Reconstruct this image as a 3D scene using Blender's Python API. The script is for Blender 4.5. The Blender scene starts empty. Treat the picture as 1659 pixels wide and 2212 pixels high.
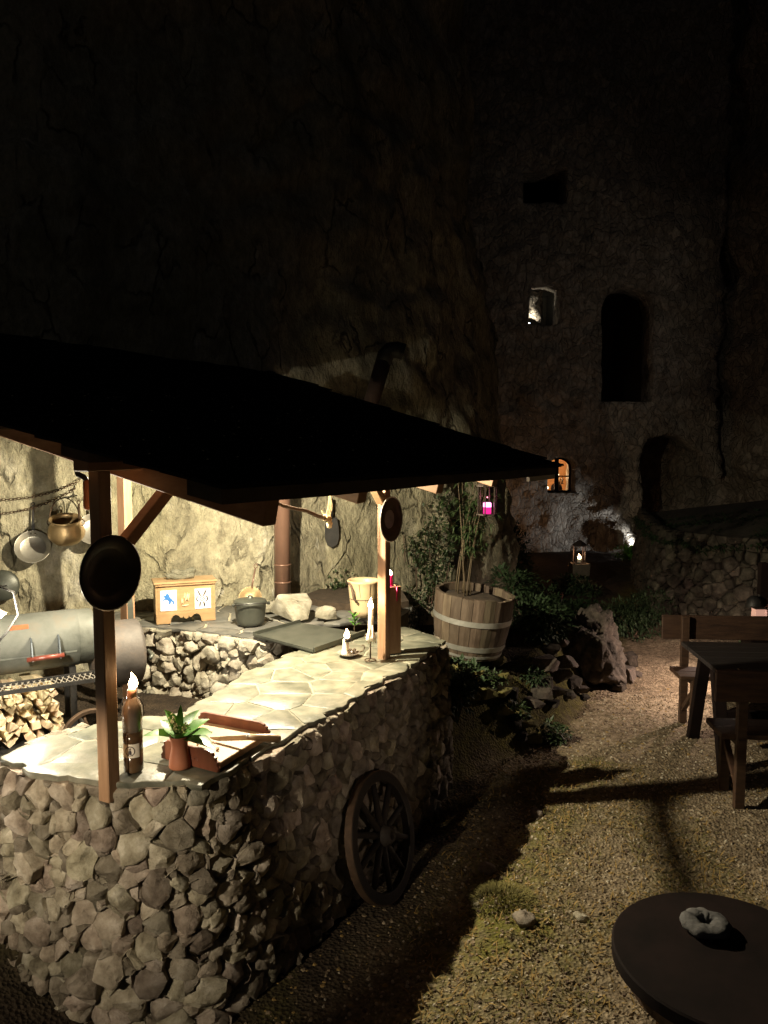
import bpy, bmesh, math, random
from mathutils import Vector, Matrix, noise
R = random.Random(11)
sc = bpy.context.scene
C = sc.collection
rad = math.radians
# ---------------------------------------------------------------- camera
EYE, PITCH, F = 2.28, rad(4.7), 1659.0
cam = bpy.data.cameras.new('camera'); camo = bpy.data.objects.new('camera', cam); C.objects.link(camo)
camo.location = (0, 0, EYE); camo.rotation_euler = (rad(90) - PITCH, 0, 0)
cam.sensor_fit = 'HORIZONTAL'; cam.sensor_width = 36.0; cam.lens = 36.0
cam.clip_start = .05; cam.clip_end = 400
sc.camera = camo
# ---------------------------------------------------------------- night sky, faint moon, exposure
w = bpy.data.worlds.new('World'); sc.world = w; w.use_nodes = True
wn = w.node_tree; bg = wn.nodes['Background']
sky = wn.nodes.new('ShaderNodeTexSky'); sky.sky_type = 'NISHITA'; sky.sun_disc = False
MOON_EL, MOON_AZ = 32.0, 200.0
sky.sun_elevation = rad(-3.4); sky.sun_rotation = rad(MOON_AZ)
wn.links.new(sky.outputs[0], bg.inputs[0]); bg.inputs[1].default_value = 0.09
sun = bpy.data.lights.new('moon', 'SUN'); sun.energy = 0.006; sun.angle = rad(4); sun.color = (.9, .92, 1.0)
suno = bpy.data.objects.new('moon', sun); C.objects.link(suno)
suno.rotation_euler = (rad(90 - MOON_EL), 0, rad(-18))
sc.view_settings.view_transform = 'Standard'; sc.view_settings.look = 'None'
sc.view_settings.exposure = 0; sc.view_settings.gamma = 1
sc.view_settings.use_curve_mapping = False
sc.cycles.use_denoising = True
sc.cycles.max_bounces = 5
sc.cycles.sample_clamp_indirect = 4
sc.cycles.caustics_reflective = False; sc.cycles.caustics_refractive = False

# ---------------------------------------------------------------- helpers
def _ray(x, y):
    cx = (x - 829.5) / F; cy = -(y - 1106) / F
    return Vector((cx, math.cos(PITCH) + cy * math.sin(PITCH), -math.sin(PITCH) + cy * math.cos(PITCH)))
def PY(x, y, d):                       # surveyed point at depth d
    r = _ray(x, y); t = d / r.y; return Vector((r.x * t, d, EYE + r.z * t))
def PZ(x, y, z):                       # surveyed point at height z
    r = _ray(x, y); t = (z - EYE) / r.z; return Vector((r.x * t, r.y * t, z))
def V(*a): return Vector(a)
def lerp(a, b, t): return a + (b - a) * t
def sst(a, b, x):
    t = min(1, max(0, (x - a) / (b - a))); return t * t * (3 - 2 * t)
def fbm(p, o=4, g=.5, l=2.1):
    s = 0; a = 1; q = Vector(p)
    for i in range(o):
        s += a * noise.noise(q); q = q * l + V(3.1, 7.7, 1.3); a *= g
    return s
def tag(o, label=None, cat=None, group=None, kind=None):
    if label: o['label'] = label
    if cat: o['category'] = cat
    if group: o['group'] = group
    if kind: o['kind'] = kind
    return o
def thing(name, label, cat, loc=(0, 0, 0), rotz=0, group=None, rot=None):
    o = bpy.data.objects.new(name, None); C.objects.link(o); o.empty_display_size = .1
    o.location = loc; o.rotation_euler = rot if rot else (0, 0, rotz)
    return tag(o, label, cat, group)
class MB:
    def __init__(s, org=(0, 0, 0)): s.v = []; s.f = []; s.m = []; s.org = Vector(org); s.mi = 0
    def add(s, vs, fs):
        b = len(s.v); s.v += [Vector(p) for p in vs]
        for f in fs: s.f.append([b + i for i in f]); s.m.append(s.mi)
    def box(s, c, size, ax=None, jit=0):
        c = Vector(c); x, y, z = [Vector(a) for a in (ax or ((1, 0, 0), (0, 1, 0), (0, 0, 1)))]
        hx, hy, hz = [a / 2 for a in size]; vs = []
        for k in (-1, 1):
            for a, b in ((-1, -1), (1, -1), (1, 1), (-1, 1)):
                vs.append(c + x * (a * hx + R.uniform(-jit, jit)) + y * (b * hy + R.uniform(-jit, jit)) + z * (k * hz + R.uniform(-jit, jit)))
        s.add(vs, [(3, 2, 1, 0), (4, 5, 6, 7), (0, 1, 5, 4), (1, 2, 6, 5), (2, 3, 7, 6), (3, 0, 4, 7)])
    def bar(s, a, b, wd, ht, up=(0, 0, 1), jit=0):
        a = Vector(a); b = Vector(b); d = (b - a); L = d.length; d.normalize()
        sd = d.cross(Vector(up)).normalized(); u2 = sd.cross(d).normalized()
        s.box((a + b) / 2, (L, wd, ht), (d, sd, u2), jit)
    def tube(s, pts, r, seg=8, cap=True, closed=False):
        pts = [Vector(p) for p in pts]; n = len(pts)
        rs = r if isinstance(r, (list, tuple)) else [r] * n
        vs = []; fs = []; prev = None
        for i, p in enumerate(pts):
            if closed: t = pts[(i + 1) % n] - pts[i - 1]
            else: t = pts[min(i + 1, n - 1)] - pts[max(i - 1, 0)]
            t.normalize()
            if prev is None:
                a = V(0, 0, 1) if abs(t.z) < .9 else V(1, 0, 0)
                x = t.cross(a).normalized()
            else: x = (prev - t * prev.dot(t)).normalized()
            prev = x; y = t.cross(x)
            for k in range(seg):
                an = 2 * math.pi * k / seg; vs.append(p + (x * math.cos(an) + y * math.sin(an)) * rs[i])
        for i in range(n if closed else n - 1):
            j = (i + 1) % n
            for k in range(seg):
                l = (k + 1) % seg; fs.append((i * seg + k, i * seg + l, j * seg + l, j * seg + k))
        if cap and not closed:
            fs.append(tuple(range(seg))[::-1]); fs.append(tuple((n - 1) * seg + k for k in range(seg)))
        s.add(vs, fs)
    def lathe(s, prof, seg=24, c=(0, 0, 0), ax=None, closed=False, wob=0):
        c = Vector(c); x, y, z = [Vector(a) for a in (ax or ((1, 0, 0), (0, 1, 0), (0, 0, 1)))]
        vs = []; fs = []; n = len(prof)
        for r, h in prof:
            for k in range(seg):
                an = 2 * math.pi * k / seg; rr = r * (1 + wob * math.sin(3 * an + h * 20) + wob * R.uniform(-.5, .5))
                vs.append(c + (x * math.cos(an) + y * math.sin(an)) * rr + z * h)
        for i in range(n - 1 if not closed else n):
            j = (i + 1) % n
            for k in range(seg):
                l = (k + 1) % seg; fs.append((i * seg + k, i * seg + l, j * seg + l, j * seg + k))
        if not closed:
            if prof[0][0] > 1e-4: fs.append(tuple(range(seg))[::-1])
            if prof[-1][0] > 1e-4: fs.append(tuple((n - 1) * seg + k for k in range(seg)))
        s.add(vs, fs)
    def prism(s, poly, z0, z1, ax=None, c=(0, 0, 0)):   # poly in x,y of ax, extruded along z of ax
        c = Vector(c); x, y, z = [Vector(a) for a in (ax or ((1, 0, 0), (0, 1, 0), (0, 0, 1)))]
        n = len(poly); vs = [c + x * p[0] + y * p[1] + z * z0 for p in poly] + [c + x * p[0] + y * p[1] + z * z1 for p in poly]
        fs = [tuple(range(n))[::-1], tuple(range(n, 2 * n))] + [(i, (i + 1) % n, n + (i + 1) % n, n + i) for i in range(n)]
        s.add(vs, fs)
    def build(s, name, mat, parent=None, smooth=False, bevel=0, clean=True, angle=None):
        me = bpy.data.meshes.new(name)
        me.from_pydata([p - s.org for p in s.v], [], s.f)
        for m in (mat if isinstance(mat, list) else [mat]): me.materials.append(m)
        me.polygons.foreach_set('material_index', s.m)
        if clean:
            bm = bmesh.new(); bm.from_mesh(me)
            bmesh.ops.remove_doubles(bm, verts=bm.verts, dist=1e-5)
            if bevel: bmesh.ops.bevel(bm, geom=[e for e in bm.edges if len(e.link_faces) == 2 and e.calc_face_angle() > .5], offset=bevel, segments=1, affect='EDGES', clamp_overlap=True)
            bmesh.ops.recalc_face_normals(bm, faces=bm.faces)
            if angle:
                for e in bm.edges: e.smooth = not (len(e.link_faces) == 2 and e.calc_face_angle() > angle)
            bm.to_mesh(me); bm.free()
        if smooth or angle: me.shade_smooth() if not angle else me.polygons.foreach_set('use_smooth', [True] * len(me.polygons))
        o = bpy.data.objects.new(name, me); C.objects.link(o)
        if parent: o.parent = parent
        return o
def frame(fwd, up=(0, 0, 1)):          # axes x, y, z with z along fwd
    z = Vector(fwd).normalized(); x = Vector(up).cross(z)
    if x.length < 1e-3: x = V(1, 0, 0).cross(z)
    x.normalize(); return (x, z.cross(x), z)

# ---------------------------------------------------------------- materials
MATS = {}
def mat(name, cols, rough=.8, scale=8, bump=.3, bscale=None, metal=0, stretch=(1, 1, 1), detail=6, vary=0, spec=.5, emis=None, estr=0, trans=0, bdist=.01, ramp=None, sss=0):
    m = bpy.data.materials.new(name); m.use_nodes = True; nt = m.node_tree; N = nt.nodes; Lk = nt.links
    b = N['Principled BSDF']; b.inputs['Roughness'].default_value = rough; b.inputs['Metallic'].default_value = metal
    b.inputs['Specular IOR Level'].default_value = spec
    if emis: b.inputs['Emission Color'].default_value = (*emis, 1); b.inputs['Emission Strength'].default_value = estr
    if trans: b.inputs['Transmission Weight'].default_value = trans
    tc = N.new('ShaderNodeTexCoord'); mp = N.new('ShaderNodeMapping'); mp.inputs['Scale'].default_value = stretch
    Lk.new(tc.outputs['Object'], mp.inputs[0])
    vec = mp.outputs[0]
    oi = N.new('ShaderNodeObjectInfo')
    if vary:
        ad = N.new('ShaderNodeVectorMath'); ad.operation = 'MULTIPLY_ADD'; ad.inputs[1].default_value = (1, 1, 1)
        cb = N.new('ShaderNodeCombineXYZ')
        for i in range(3):
            mu = N.new('ShaderNodeMath'); mu.operation = 'MULTIPLY'; mu.inputs[1].default_value = 7.3 + 5 * i
            Lk.new(oi.outputs['Random'], mu.inputs[0]); Lk.new(mu.outputs[0], cb.inputs[i])
        Lk.new(vec, ad.inputs[0]); Lk.new(cb.outputs[0], ad.inputs[2]); vec = ad.outputs[0]
    nz = N.new('ShaderNodeTexNoise'); nz.inputs['Scale'].default_value = scale; nz.inputs['Detail'].default_value = detail; nz.inputs['Roughness'].default_value = .62
    Lk.new(vec, nz.inputs['Vector'])
    cr = N.new('ShaderNodeValToRGB'); Lk.new(nz.outputs[0], cr.inputs[0])
    el = cr.color_ramp.elements; n = len(cols)
    pos = ramp or [.3 + .4 * i / max(1, n - 1) for i in range(n)]
    while len(el) < n: el.new(.5)
    for i, c in enumerate(cols): el[i].position = pos[i]; el[i].color = (*c, 1)
    col = cr.outputs[0]
    if vary:
        hs = N.new('ShaderNodeHueSaturation'); mr = N.new('ShaderNodeMapRange')
        mr.inputs['To Min'].default_value = 1 - vary; mr.inputs['To Max'].default_value = 1 + vary
        Lk.new(oi.outputs['Random'], mr.inputs[0]); Lk.new(mr.outputs[0], hs.inputs['Value'])
        f2 = N.new('ShaderNodeMath'); f2.operation = 'MULTIPLY'; f2.inputs[1].default_value = 13.37; Lk.new(oi.outputs['Random'], f2.inputs[0])
        f3 = N.new('ShaderNodeMath'); f3.operation = 'FRACT'; Lk.new(f2.outputs[0], f3.inputs[0])
        m2 = N.new('ShaderNodeMapRange'); m2.inputs['To Min'].default_value = .5 - .035 * min(1, vary * 2); m2.inputs['To Max'].default_value = .5 + .03 * min(1, vary * 2)
        Lk.new(f3.outputs[0], m2.inputs[0]); Lk.new(m2.outputs[0], hs.inputs['Hue'])
        Lk.new(col, hs.inputs['Color']); col = hs.outputs[0]
    Lk.new(col, b.inputs['Base Color'])
    if bump:
        n2 = N.new('ShaderNodeTexNoise'); n2.inputs['Scale'].default_value = bscale or scale * 3; n2.inputs['Detail'].default_value = 8; n2.inputs['Roughness'].default_value = .7
        Lk.new(vec, n2.inputs['Vector'])
        bp = N.new('ShaderNodeBump'); bp.inputs['Strength'].default_value = bump; bp.inputs['Distance'].default_value = bdist
        Lk.new(n2.outputs[0], bp.inputs['Height']); Lk.new(bp.outputs[0], b.inputs['Normal'])
    if sss: b.inputs['Subsurface Weight'].default_value = sss; b.inputs['Subsurface Radius'].default_value = (.02, .012, .008)
    MATS[name] = m; return m
def emat(name, col, s):
    m = bpy.data.materials.new(name); m.use_nodes = True; b = m.node_tree.nodes['Principled BSDF']
    b.inputs['Base Color'].default_value = (*col, 1); b.inputs['Emission Color'].default_value = (*col, 1); b.inputs['Emission Strength'].default_value = s
    MATS[name] = m; return m
def cliffmat(name, base, pale, dark, green, sc1=1.0, bump=.8, cracks=1.0, streak=0, masonry=0):
    m = mat(name, [dark, base, base, pale], .92, 2.2 * sc1, 0, detail=9, spec=.2, ramp=[.28, .42, .55, .72])
    nt = m.node_tree; N = nt.nodes; Lk = nt.links; b = N['Principled BSDF']
    tc = [n for n in N if n.type == 'TEX_COORD'][0]; cr = [n for n in N if n.type == 'VALTORGB'][0]
    mp = N.new('ShaderNodeMapping'); mp.inputs['Scale'].default_value = (1, 1, .55); Lk.new(tc.outputs['Object'], mp.inputs[0])
    wq = N.new('ShaderNodeTexNoise'); wq.inputs['Scale'].default_value = 5 * sc1; wq.inputs['Detail'].default_value = 5; Lk.new(mp.outputs[0], wq.inputs['Vector'])
    mixv = N.new('ShaderNodeMixRGB'); mixv.inputs[0].default_value = .22; Lk.new(mp.outputs[0], mixv.inputs[1]); Lk.new(wq.outputs['Color'], mixv.inputs[2])
    vo = N.new('ShaderNodeTexVoronoi'); vo.feature = 'DISTANCE_TO_EDGE'; vo.inputs['Scale'].default_value = 4.5 * sc1; Lk.new(mixv.outputs[0], vo.inputs['Vector'])
    r1 = N.new('ShaderNodeValToRGB'); r1.color_ramp.elements[0].position = 0; r1.color_ramp.elements[1].position = .045; Lk.new(vo.outputs['Distance'], r1.inputs[0])
    # break the crack net up so that only some cracks show
    nb = N.new('ShaderNodeTexNoise'); nb.inputs['Scale'].default_value = 2.7 * sc1; Lk.new(tc.outputs['Object'], nb.inputs['Vector'])
    r2 = N.new('ShaderNodeValToRGB'); r2.color_ramp.elements[0].position = .48; r2.color_ramp.elements[1].position = .62; Lk.new(nb.outputs[0], r2.inputs[0])
    mx = N.new('ShaderNodeMath'); mx.operation = 'MAXIMUM'; Lk.new(r1.outputs[0], mx.inputs[0])
    inv = N.new('ShaderNodeMath'); inv.operation = 'SUBTRACT'; inv.inputs[0].default_value = 1; Lk.new(r2.outputs[0], inv.inputs[1]); Lk.new(inv.outputs[0], mx.inputs[1])
    mxr = N.new('ShaderNodeMapRange'); mxr.inputs['To Min'].default_value = 1 - cracks; Lk.new(mx.outputs[0], mxr.inputs[0]); mx = mxr
    c1 = N.new('ShaderNodeMixRGB'); c1.blend_type = 'MIX'; c1.inputs[1].default_value = (*[d * .5 for d in dark], 1); Lk.new(mx.outputs[0], c1.inputs[0]); Lk.new(cr.outputs[0], c1.inputs[2])
    # lichen blotches
    vl = N.new('ShaderNodeTexVoronoi'); vl.inputs['Scale'].default_value = 7 * sc1; vl.inputs['Randomness'].default_value = 1; Lk.new(mixv.outputs[0], vl.inputs['Vector'])
    r3 = N.new('ShaderNodeValToRGB'); r3.color_ramp.elements[0].position = .16; r3.color_ramp.elements[1].position = .2
    r3.color_ramp.elements[0].color = (.75, .75, .75, 1); r3.color_ramp.elements[1].color = (0, 0, 0, 1); Lk.new(vl.outputs['Distance'], r3.inputs[0])
    nl = N.new('ShaderNodeTexNoise'); nl.inputs['Scale'].default_value = 1.3 * sc1; Lk.new(tc.outputs['Object'], nl.inputs['Vector'])
    r4 = N.new('ShaderNodeValToRGB'); r4.color_ramp.elements[0].position = .5; r4.color_ramp.elements[1].position = .6; Lk.new(nl.outputs[0], r4.inputs[0])
    ml = N.new('ShaderNodeMath'); ml.operation = 'MULTIPLY'; Lk.new(r3.outputs[0], ml.inputs[0]); Lk.new(r4.outputs[0], ml.inputs[1])
    c2 = N.new('ShaderNodeMixRGB'); Lk.new(ml.outputs[0], c2.inputs[0]); Lk.new(c1.outputs[0], c2.inputs[1]); c2.inputs[2].default_value = (*pale, 1)
    # green film
    ng = N.new('ShaderNodeTexNoise'); ng.inputs['Scale'].default_value = .9 * sc1; ng.inputs['Detail'].default_value = 7; Lk.new(mp.outputs[0], ng.inputs['Vector'])
    r5 = N.new('ShaderNodeValToRGB'); r5.color_ramp.elements[0].position = .45; r5.color_ramp.elements[1].position = .68; r5.color_ramp.elements[1].color = (.7, .7, .7, 1); Lk.new(ng.outputs[0], r5.inputs[0])
    c3 = N.new('ShaderNodeMixRGB'); Lk.new(r5.outputs[0], c3.inputs[0]); Lk.new(c2.outputs[0], c3.inputs[1]); c3.inputs[2].default_value = (*green, 1)
    outc = c3.outputs[0]
    ns_ = N.new('ShaderNodeTexNoise'); ns_.inputs['Scale'].default_value = 16 * sc1; ns_.inputs['Detail'].default_value = 8; ns_.inputs['Roughness'].default_value = .75; Lk.new(mp.outputs[0], ns_.inputs['Vector'])
    rs_ = N.new('ShaderNodeMapRange'); rs_.inputs['From Min'].default_value = .35; rs_.inputs['From Max'].default_value = .65; rs_.inputs['To Min'].default_value = .62; rs_.inputs['To Max'].default_value = 1.25; Lk.new(ns_.outputs[0], rs_.inputs[0])
    hs_ = N.new('ShaderNodeHueSaturation'); Lk.new(rs_.outputs[0], hs_.inputs['Value']); Lk.new(outc, hs_.inputs['Color']); outc = hs_.outputs[0]
    if masonry:     # rubble courses: tone and relief from stone to stone
        mm = N.new('ShaderNodeMapping'); mm.inputs['Scale'].default_value = (1, 1, 1.6); Lk.new(mixv.outputs[0], mm.inputs[0])
        vm = N.new('ShaderNodeTexVoronoi'); vm.inputs['Scale'].default_value = masonry; Lk.new(mm.outputs[0], vm.inputs['Vector'])
        ve = N.new('ShaderNodeTexVoronoi'); ve.feature = 'DISTANCE_TO_EDGE'; ve.inputs['Scale'].default_value = masonry; Lk.new(mm.outputs[0], ve.inputs['Vector'])
        se = N.new('ShaderNodeSeparateColor'); Lk.new(vm.outputs['Color'], se.inputs[0])
        rv = N.new('ShaderNodeMapRange'); rv.inputs['To Min'].default_value = .72; rv.inputs['To Max'].default_value = 1.2; Lk.new(se.outputs[0], rv.inputs[0])
        hv = N.new('ShaderNodeHueSaturation'); Lk.new(rv.outputs[0], hv.inputs['Value']); Lk.new(outc, hv.inputs['Color']); outc = hv.outputs[0]
        em_ = N.new('ShaderNodeMapRange'); em_.inputs['From Max'].default_value = .12; em_.inputs['To Max'].default_value = 1.2; Lk.new(ve.outputs['Distance'], em_.inputs[0]); mx = em_
    if streak:      # dark water stains running down the rock
        ms_ = N.new('ShaderNodeMapping'); ms_.inputs['Scale'].default_value = (1.5, 1.5, .14); Lk.new(tc.outputs['Object'], ms_.inputs[0])
        nk = N.new('ShaderNodeTexNoise'); nk.inputs['Scale'].default_value = 1.1; nk.inputs['Detail'].default_value = 8; nk.inputs['Roughness'].default_value = .62; Lk.new(ms_.outputs[0], nk.inputs['Vector'])
        r6 = N.new('ShaderNodeValToRGB'); r6.color_ramp.elements[0].position = .46; r6.color_ramp.elements[1].position = .62; r6.color_ramp.elements[0].color = (0, 0, 0, 1); r6.color_ramp.elements[1].color = (streak, streak, streak, 1); Lk.new(nk.outputs[0], r6.inputs[0])
        c4 = N.new('ShaderNodeMixRGB'); Lk.new(r6.outputs[0], c4.inputs[0]); Lk.new(outc, c4.inputs[1]); c4.inputs[2].default_value = (.05, .045, .035, 1); outc = c4.outputs[0]
    Lk.new(outc, b.inputs['Base Color'])
    n3 = N.new('ShaderNodeTexNoise'); n3.inputs['Scale'].default_value = 10 * sc1; n3.inputs['Detail'].default_value = 9; n3.inputs['Roughness'].default_value = .68; Lk.new(mp.outputs[0], n3.inputs['Vector'])
    ms = N.new('ShaderNodeMath'); ms.operation = 'MULTIPLY_ADD'; ms.inputs[1].default_value = .35; Lk.new(mx.outputs[0], ms.inputs[0]); Lk.new(n3.outputs[0], ms.inputs[2])
    bp = N.new('ShaderNodeBump'); bp.inputs['Strength'].default_value = bump; bp.inputs['Distance'].default_value = .085; Lk.new(ms.outputs[0], bp.inputs['Height'])
    Lk.new(bp.outputs[0], b.inputs['Normal'])
    return m
M = MATS
cliffmat('limestone', (.45, .415, .295), (.65, .62, .52), (.18, .155, .105), (.31, .285, .175), streak=.5, bump=1.0)
cliffmat('castle_stone', (.36, .31, .25), (.48, .42, .34), (.14, .11, .085), (.25, .215, .16), .9, .95, cracks=.25, masonry=7.5)
mat('field_stone', [(.12, .098, .07), (.26, .222, .165), (.39, .345, .27), (.56, .51, .43)], .88, 11, 1.0, 26, vary=.42, spec=.25, bdist=.02, detail=9)
mat('pale_stone', [(.18, .16, .12), (.32, .295, .235), (.48, .45, .38)], .85, 9, .9, 30, vary=.2, spec=.3, bdist=.015)
mat('slate_slab', [(.06, .064, .046), (.115, .118, .088), (.18, .176, .132), (.28, .265, .205)], .42, 7, .5, 30, vary=.2, spec=.5, bdist=.006, detail=10)
mat('dark_slate', [(.07, .072, .068), (.12, .12, .11), (.2, .19, .165)], .5, 5, .3, 40, vary=.25, bdist=.004)
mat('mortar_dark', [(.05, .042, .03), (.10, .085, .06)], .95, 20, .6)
mat('mortar_pale', [(.34, .31, .22), (.5, .46, .35)], .95, 14, .6)
mat('slab_joint', [(.2, .185, .135), (.3, .28, .21)], .9, 14, .5)
mat('pine', [(.24, .14, .07), (.33, .2, .11), (.4, .26, .15)], .6, 5, .15, stretch=(6, 6, .7), vary=.15)
mat('pine_h', [(.2, .11, .055), (.27, .16, .085), (.33, .21, .12)], .6, 2.5, .15, stretch=(3, 3, 8), vary=.15)
mat('old_board', [(.03, .02, .014), (.06, .04, .026), (.09, .06, .04)], .8, 6, .4, vary=.3)
mat('shingle', [(.008, .008, .009), (.016, .015, .016)], .95, 9, .3, spec=.1)
mat('chest_wood', [(.28, .175, .085), (.34, .22, .11), (.4, .27, .145)], .42, 3, .06, stretch=(2, 2, 9))
mat('tile_white', [(.8, .8, .8), (.84, .84, .83)], .2, 3, 0)
mat('emblem_blue', [(.03, .13, .38), (.04, .16, .44)], .35, 9, 0)
mat('emblem_dark', [(.03, .03, .045), (.07, .05, .035)], .35, 30, 0)
mat('black_iron', [(.018, .018, .018), (.04, .037, .034)], .5, 14, .25, metal=.4)
mat('cast_iron', [(.05, .055, .045), (.085, .09, .075)], .42, 10, .15, metal=.3)
mat('rust_iron', [(.05, .032, .02), (.12, .075, .045)], .65, 18, .3, metal=.5)
mat('black_plate', [(.013, .010, .008), (.03, .022, .016)], .38, 12, .1, metal=.2)
mat('pewter', [(.22, .2, .17), (.4, .37, .32)], .4, 14, .15, metal=.25)
mat('steel_pan', [(.34, .32, .27), (.5, .48, .42)], .36, 11, .1, metal=.75)
mat('brass', [(.34, .24, .12), (.46, .34, .19)], .42, 8, .12, metal=.7)
mat('smoker_green', [(.025, .026, .023), (.08, .086, .075), (.12, .125, .112), (.14, .12, .095)], .62, 3.2, .25, metal=.05, spec=.3, detail=9, ramp=[.32, .44, .58, .74])
mat('smoker_brown', [(.03, .027, .024), (.075, .066, .06), (.12, .085, .06)], .65, 4, .25, metal=.1, detail=9)
mat('red_paint', [(.09, .02, .014), (.17, .04, .025)], .35, 12, .1)
mat('orange_paint', [(.22, .06, .02), (.3, .1, .04)], .5, 20, .1)
mat('pipe_brown', [(.15, .085, .06), (.21, .125, .09)], .34, 5, .06, metal=.3, stretch=(1, 1, .3))
mat('firewood', [(.5, .38, .22), (.68, .55, .35), (.8, .68, .48)], .8, 12, .3, vary=.28)
mat('bark', [(.06, .04, .025), (.14, .095, .06)], .9, 12, .8, vary=.2)
mat('clay_red', [(.3, .1, .05), (.4, .15, .075)], .65, 10, .12)
mat('tray_wood', [(.16, .05, .027), (.24, .085, .045)], .35, 5, .08, stretch=(6, 1, 1))
mat('board_wood', [(.36, .21, .10), (.46, .28, .14)], .5, 4, .08, stretch=(6, 1, 1))
mat('beech', [(.55, .4, .24), (.66, .5, .32)], .45, 4, .05)
mat('cream_glaze', [(.46, .35, .2), (.6, .47, .29)], .45, 5, .2)
mat('rope', [(.3, .21, .1), (.5, .38, .2)], .85, 60, .6)
mat('wax_white', [(.75, .68, .55), (.82, .76, .64)], .4, 8, .2, sss=.25)
mat('wax_red', [(.5, .01, .1), (.6, .015, .14)], .35, 8, .1, sss=.25)
mat('wax_pink', [(.6, .3, .2), (.7, .38, .26)], .45, 8, .2, sss=.2)
mat('bottle_brown', [(.05, .028, .014), (.10, .06, .03)], .16, 4, .05)
mat('bottle_milk', [(.17, .13, .10), (.26, .205, .165)], .18, 4, .05)
mat('label_paper', [(.6, .55, .46), (.68, .62, .52)], .6, 9, 0)
mat('leaf_bright', [(.05, .16, .02), (.09, .24, .035), (.14, .3, .06)], .42, 12, .1)
mat('leaf_dark', [(.014, .028, .008), (.028, .05, .014), (.05, .075, .025)], .55, 6, 0)
mat('leaf_black', [(.012, .03, .008), (.025, .05, .014)], .7, 6, 0)
mat('bloom', [(.5, .45, .25), (.65, .6, .4)], .7, 9, 0)
mat('moss', [(.06, .058, .014), (.12, .105, .028), (.19, .165, .055)], .95, 9, .6)
mat('stem', [(.06, .043, .022), (.11, .08, .04)], .7, 9, .1)
mat('barrel_oak', [(.06, .04, .024), (.105, .078, .05), (.15, .115, .078)], .75, 6, .4, stretch=(3, 3, .6), vary=.22)
mat('hoop', [(.3, .3, .26), (.45, .44, .4)], .5, 14, .2, metal=.5)
mat('soil', [(.035, .024, .015), (.075, .052, .032)], .95, 18, .8)
mat('bench_wood', [(.03, .015, .009), (.06, .03, .017), (.085, .045, .025)], .6, 7, .4, stretch=(1, 6, 6), vary=.12)
mat('table_black', [(.02, .018, .018), (.04, .035, .034)], .28, 8, .12, stretch=(1, 8, 8))
mat('dark_wood', [(.006, .004, .0035), (.014, .008, .007)], .85, 7, .2, spec=.1)
mat('steel_blue', [(.06, .075, .09), (.1, .115, .13)], .45, 8, .1, metal=.3)
mat('wall_stone', [(.03, .026, .02), (.065, .056, .042), (.12, .105, .08)], .9, 8, .9, 26, vary=.35, spec=.2, bdist=.02)
mat('mortar_mid', [(.12, .1, .075), (.22, .19, .145)], .95, 20, .6)
mat('wheel_wood', [(.010, .008, .006), (.024, .017, .012)], .85, 9, .4)
mat('grey_stone', [(.055, .054, .053), (.13, .127, .125)], .9, 22, .8)
mat('boulder', [(.035, .028, .022), (.08, .065, .05), (.15, .12, .095)], .9, 7, 1.0, 26, bdist=.03, vary=.15)
mat('gravel_a', [(.3, .24, .16), (.42, .35, .25)], .9, 9, 0)
mat('gravel_b', [(.16, .12, .07), (.24, .18, .11)], .9, 9, 0)
mat('gravel_c', [(.34, .3, .22), (.46, .41, .32)], .9, 9, 0)
mat('dry_leaf', [(.2, .13, .04), (.3, .2, .06)], .85, 9, 0)
mat('plaster_warm', [(.5, .33, .19), (.62, .43, .26)], .9, 3, .2)
mat('red_cloth', [(.05, .006, .005), (.08, .01, .008)], .9, 5, .2)
mat('nut', [(.5, .32, .15), (.66, .47, .27)], .6, 30, .2)
mat('lantern_metal', [(.04, .03, .027), (.08, .06, .05)], .5, 20, .2, metal=.4)
mat('bark_grey', [(.1, .1, .07), (.2, .19, .14)], .8, 20, .9, bdist=.02)
g = bpy.data.materials.new('glass'); g.use_nodes = True; gb = g.node_tree.nodes['Principled BSDF']
gb.inputs['Transmission Weight'].default_value = 1; gb.inputs['Roughness'].default_value = .06; gb.inputs['IOR'].default_value = 1.1; gb.inputs['Base Color'].default_value = (.9, .86, .8, 1); M['glass'] = g
emat('flame', (1.0, .72, .38), 60); emat('flame_far', (1.0, .62, .3), 16)
emat('bulb', (1.0, .86, .62), 60); emat('bulb_pink', (1.0, .8, .7), 25); emat('bulb_cool', (.9, .95, 1.0), 30)
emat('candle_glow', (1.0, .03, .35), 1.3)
def lamp(name, loc, power, col, size=.03, parent=None, spot=None, aim=None, blend=.3):
    l = bpy.data.lights.new(name, 'SPOT' if spot else 'POINT'); l.energy = power; l.color = col; l.shadow_soft_size = size
    if spot: l.spot_size = rad(spot); l.spot_blend = blend
    o = bpy.data.objects.new(name, l); C.objects.link(o); o.location = loc
    if aim: o.rotation_euler = (Vector(aim) - Vector(loc)).to_track_quat('-Z', 'Y').to_euler()
    return o
WARM = (1.0, .865, .61)
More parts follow.
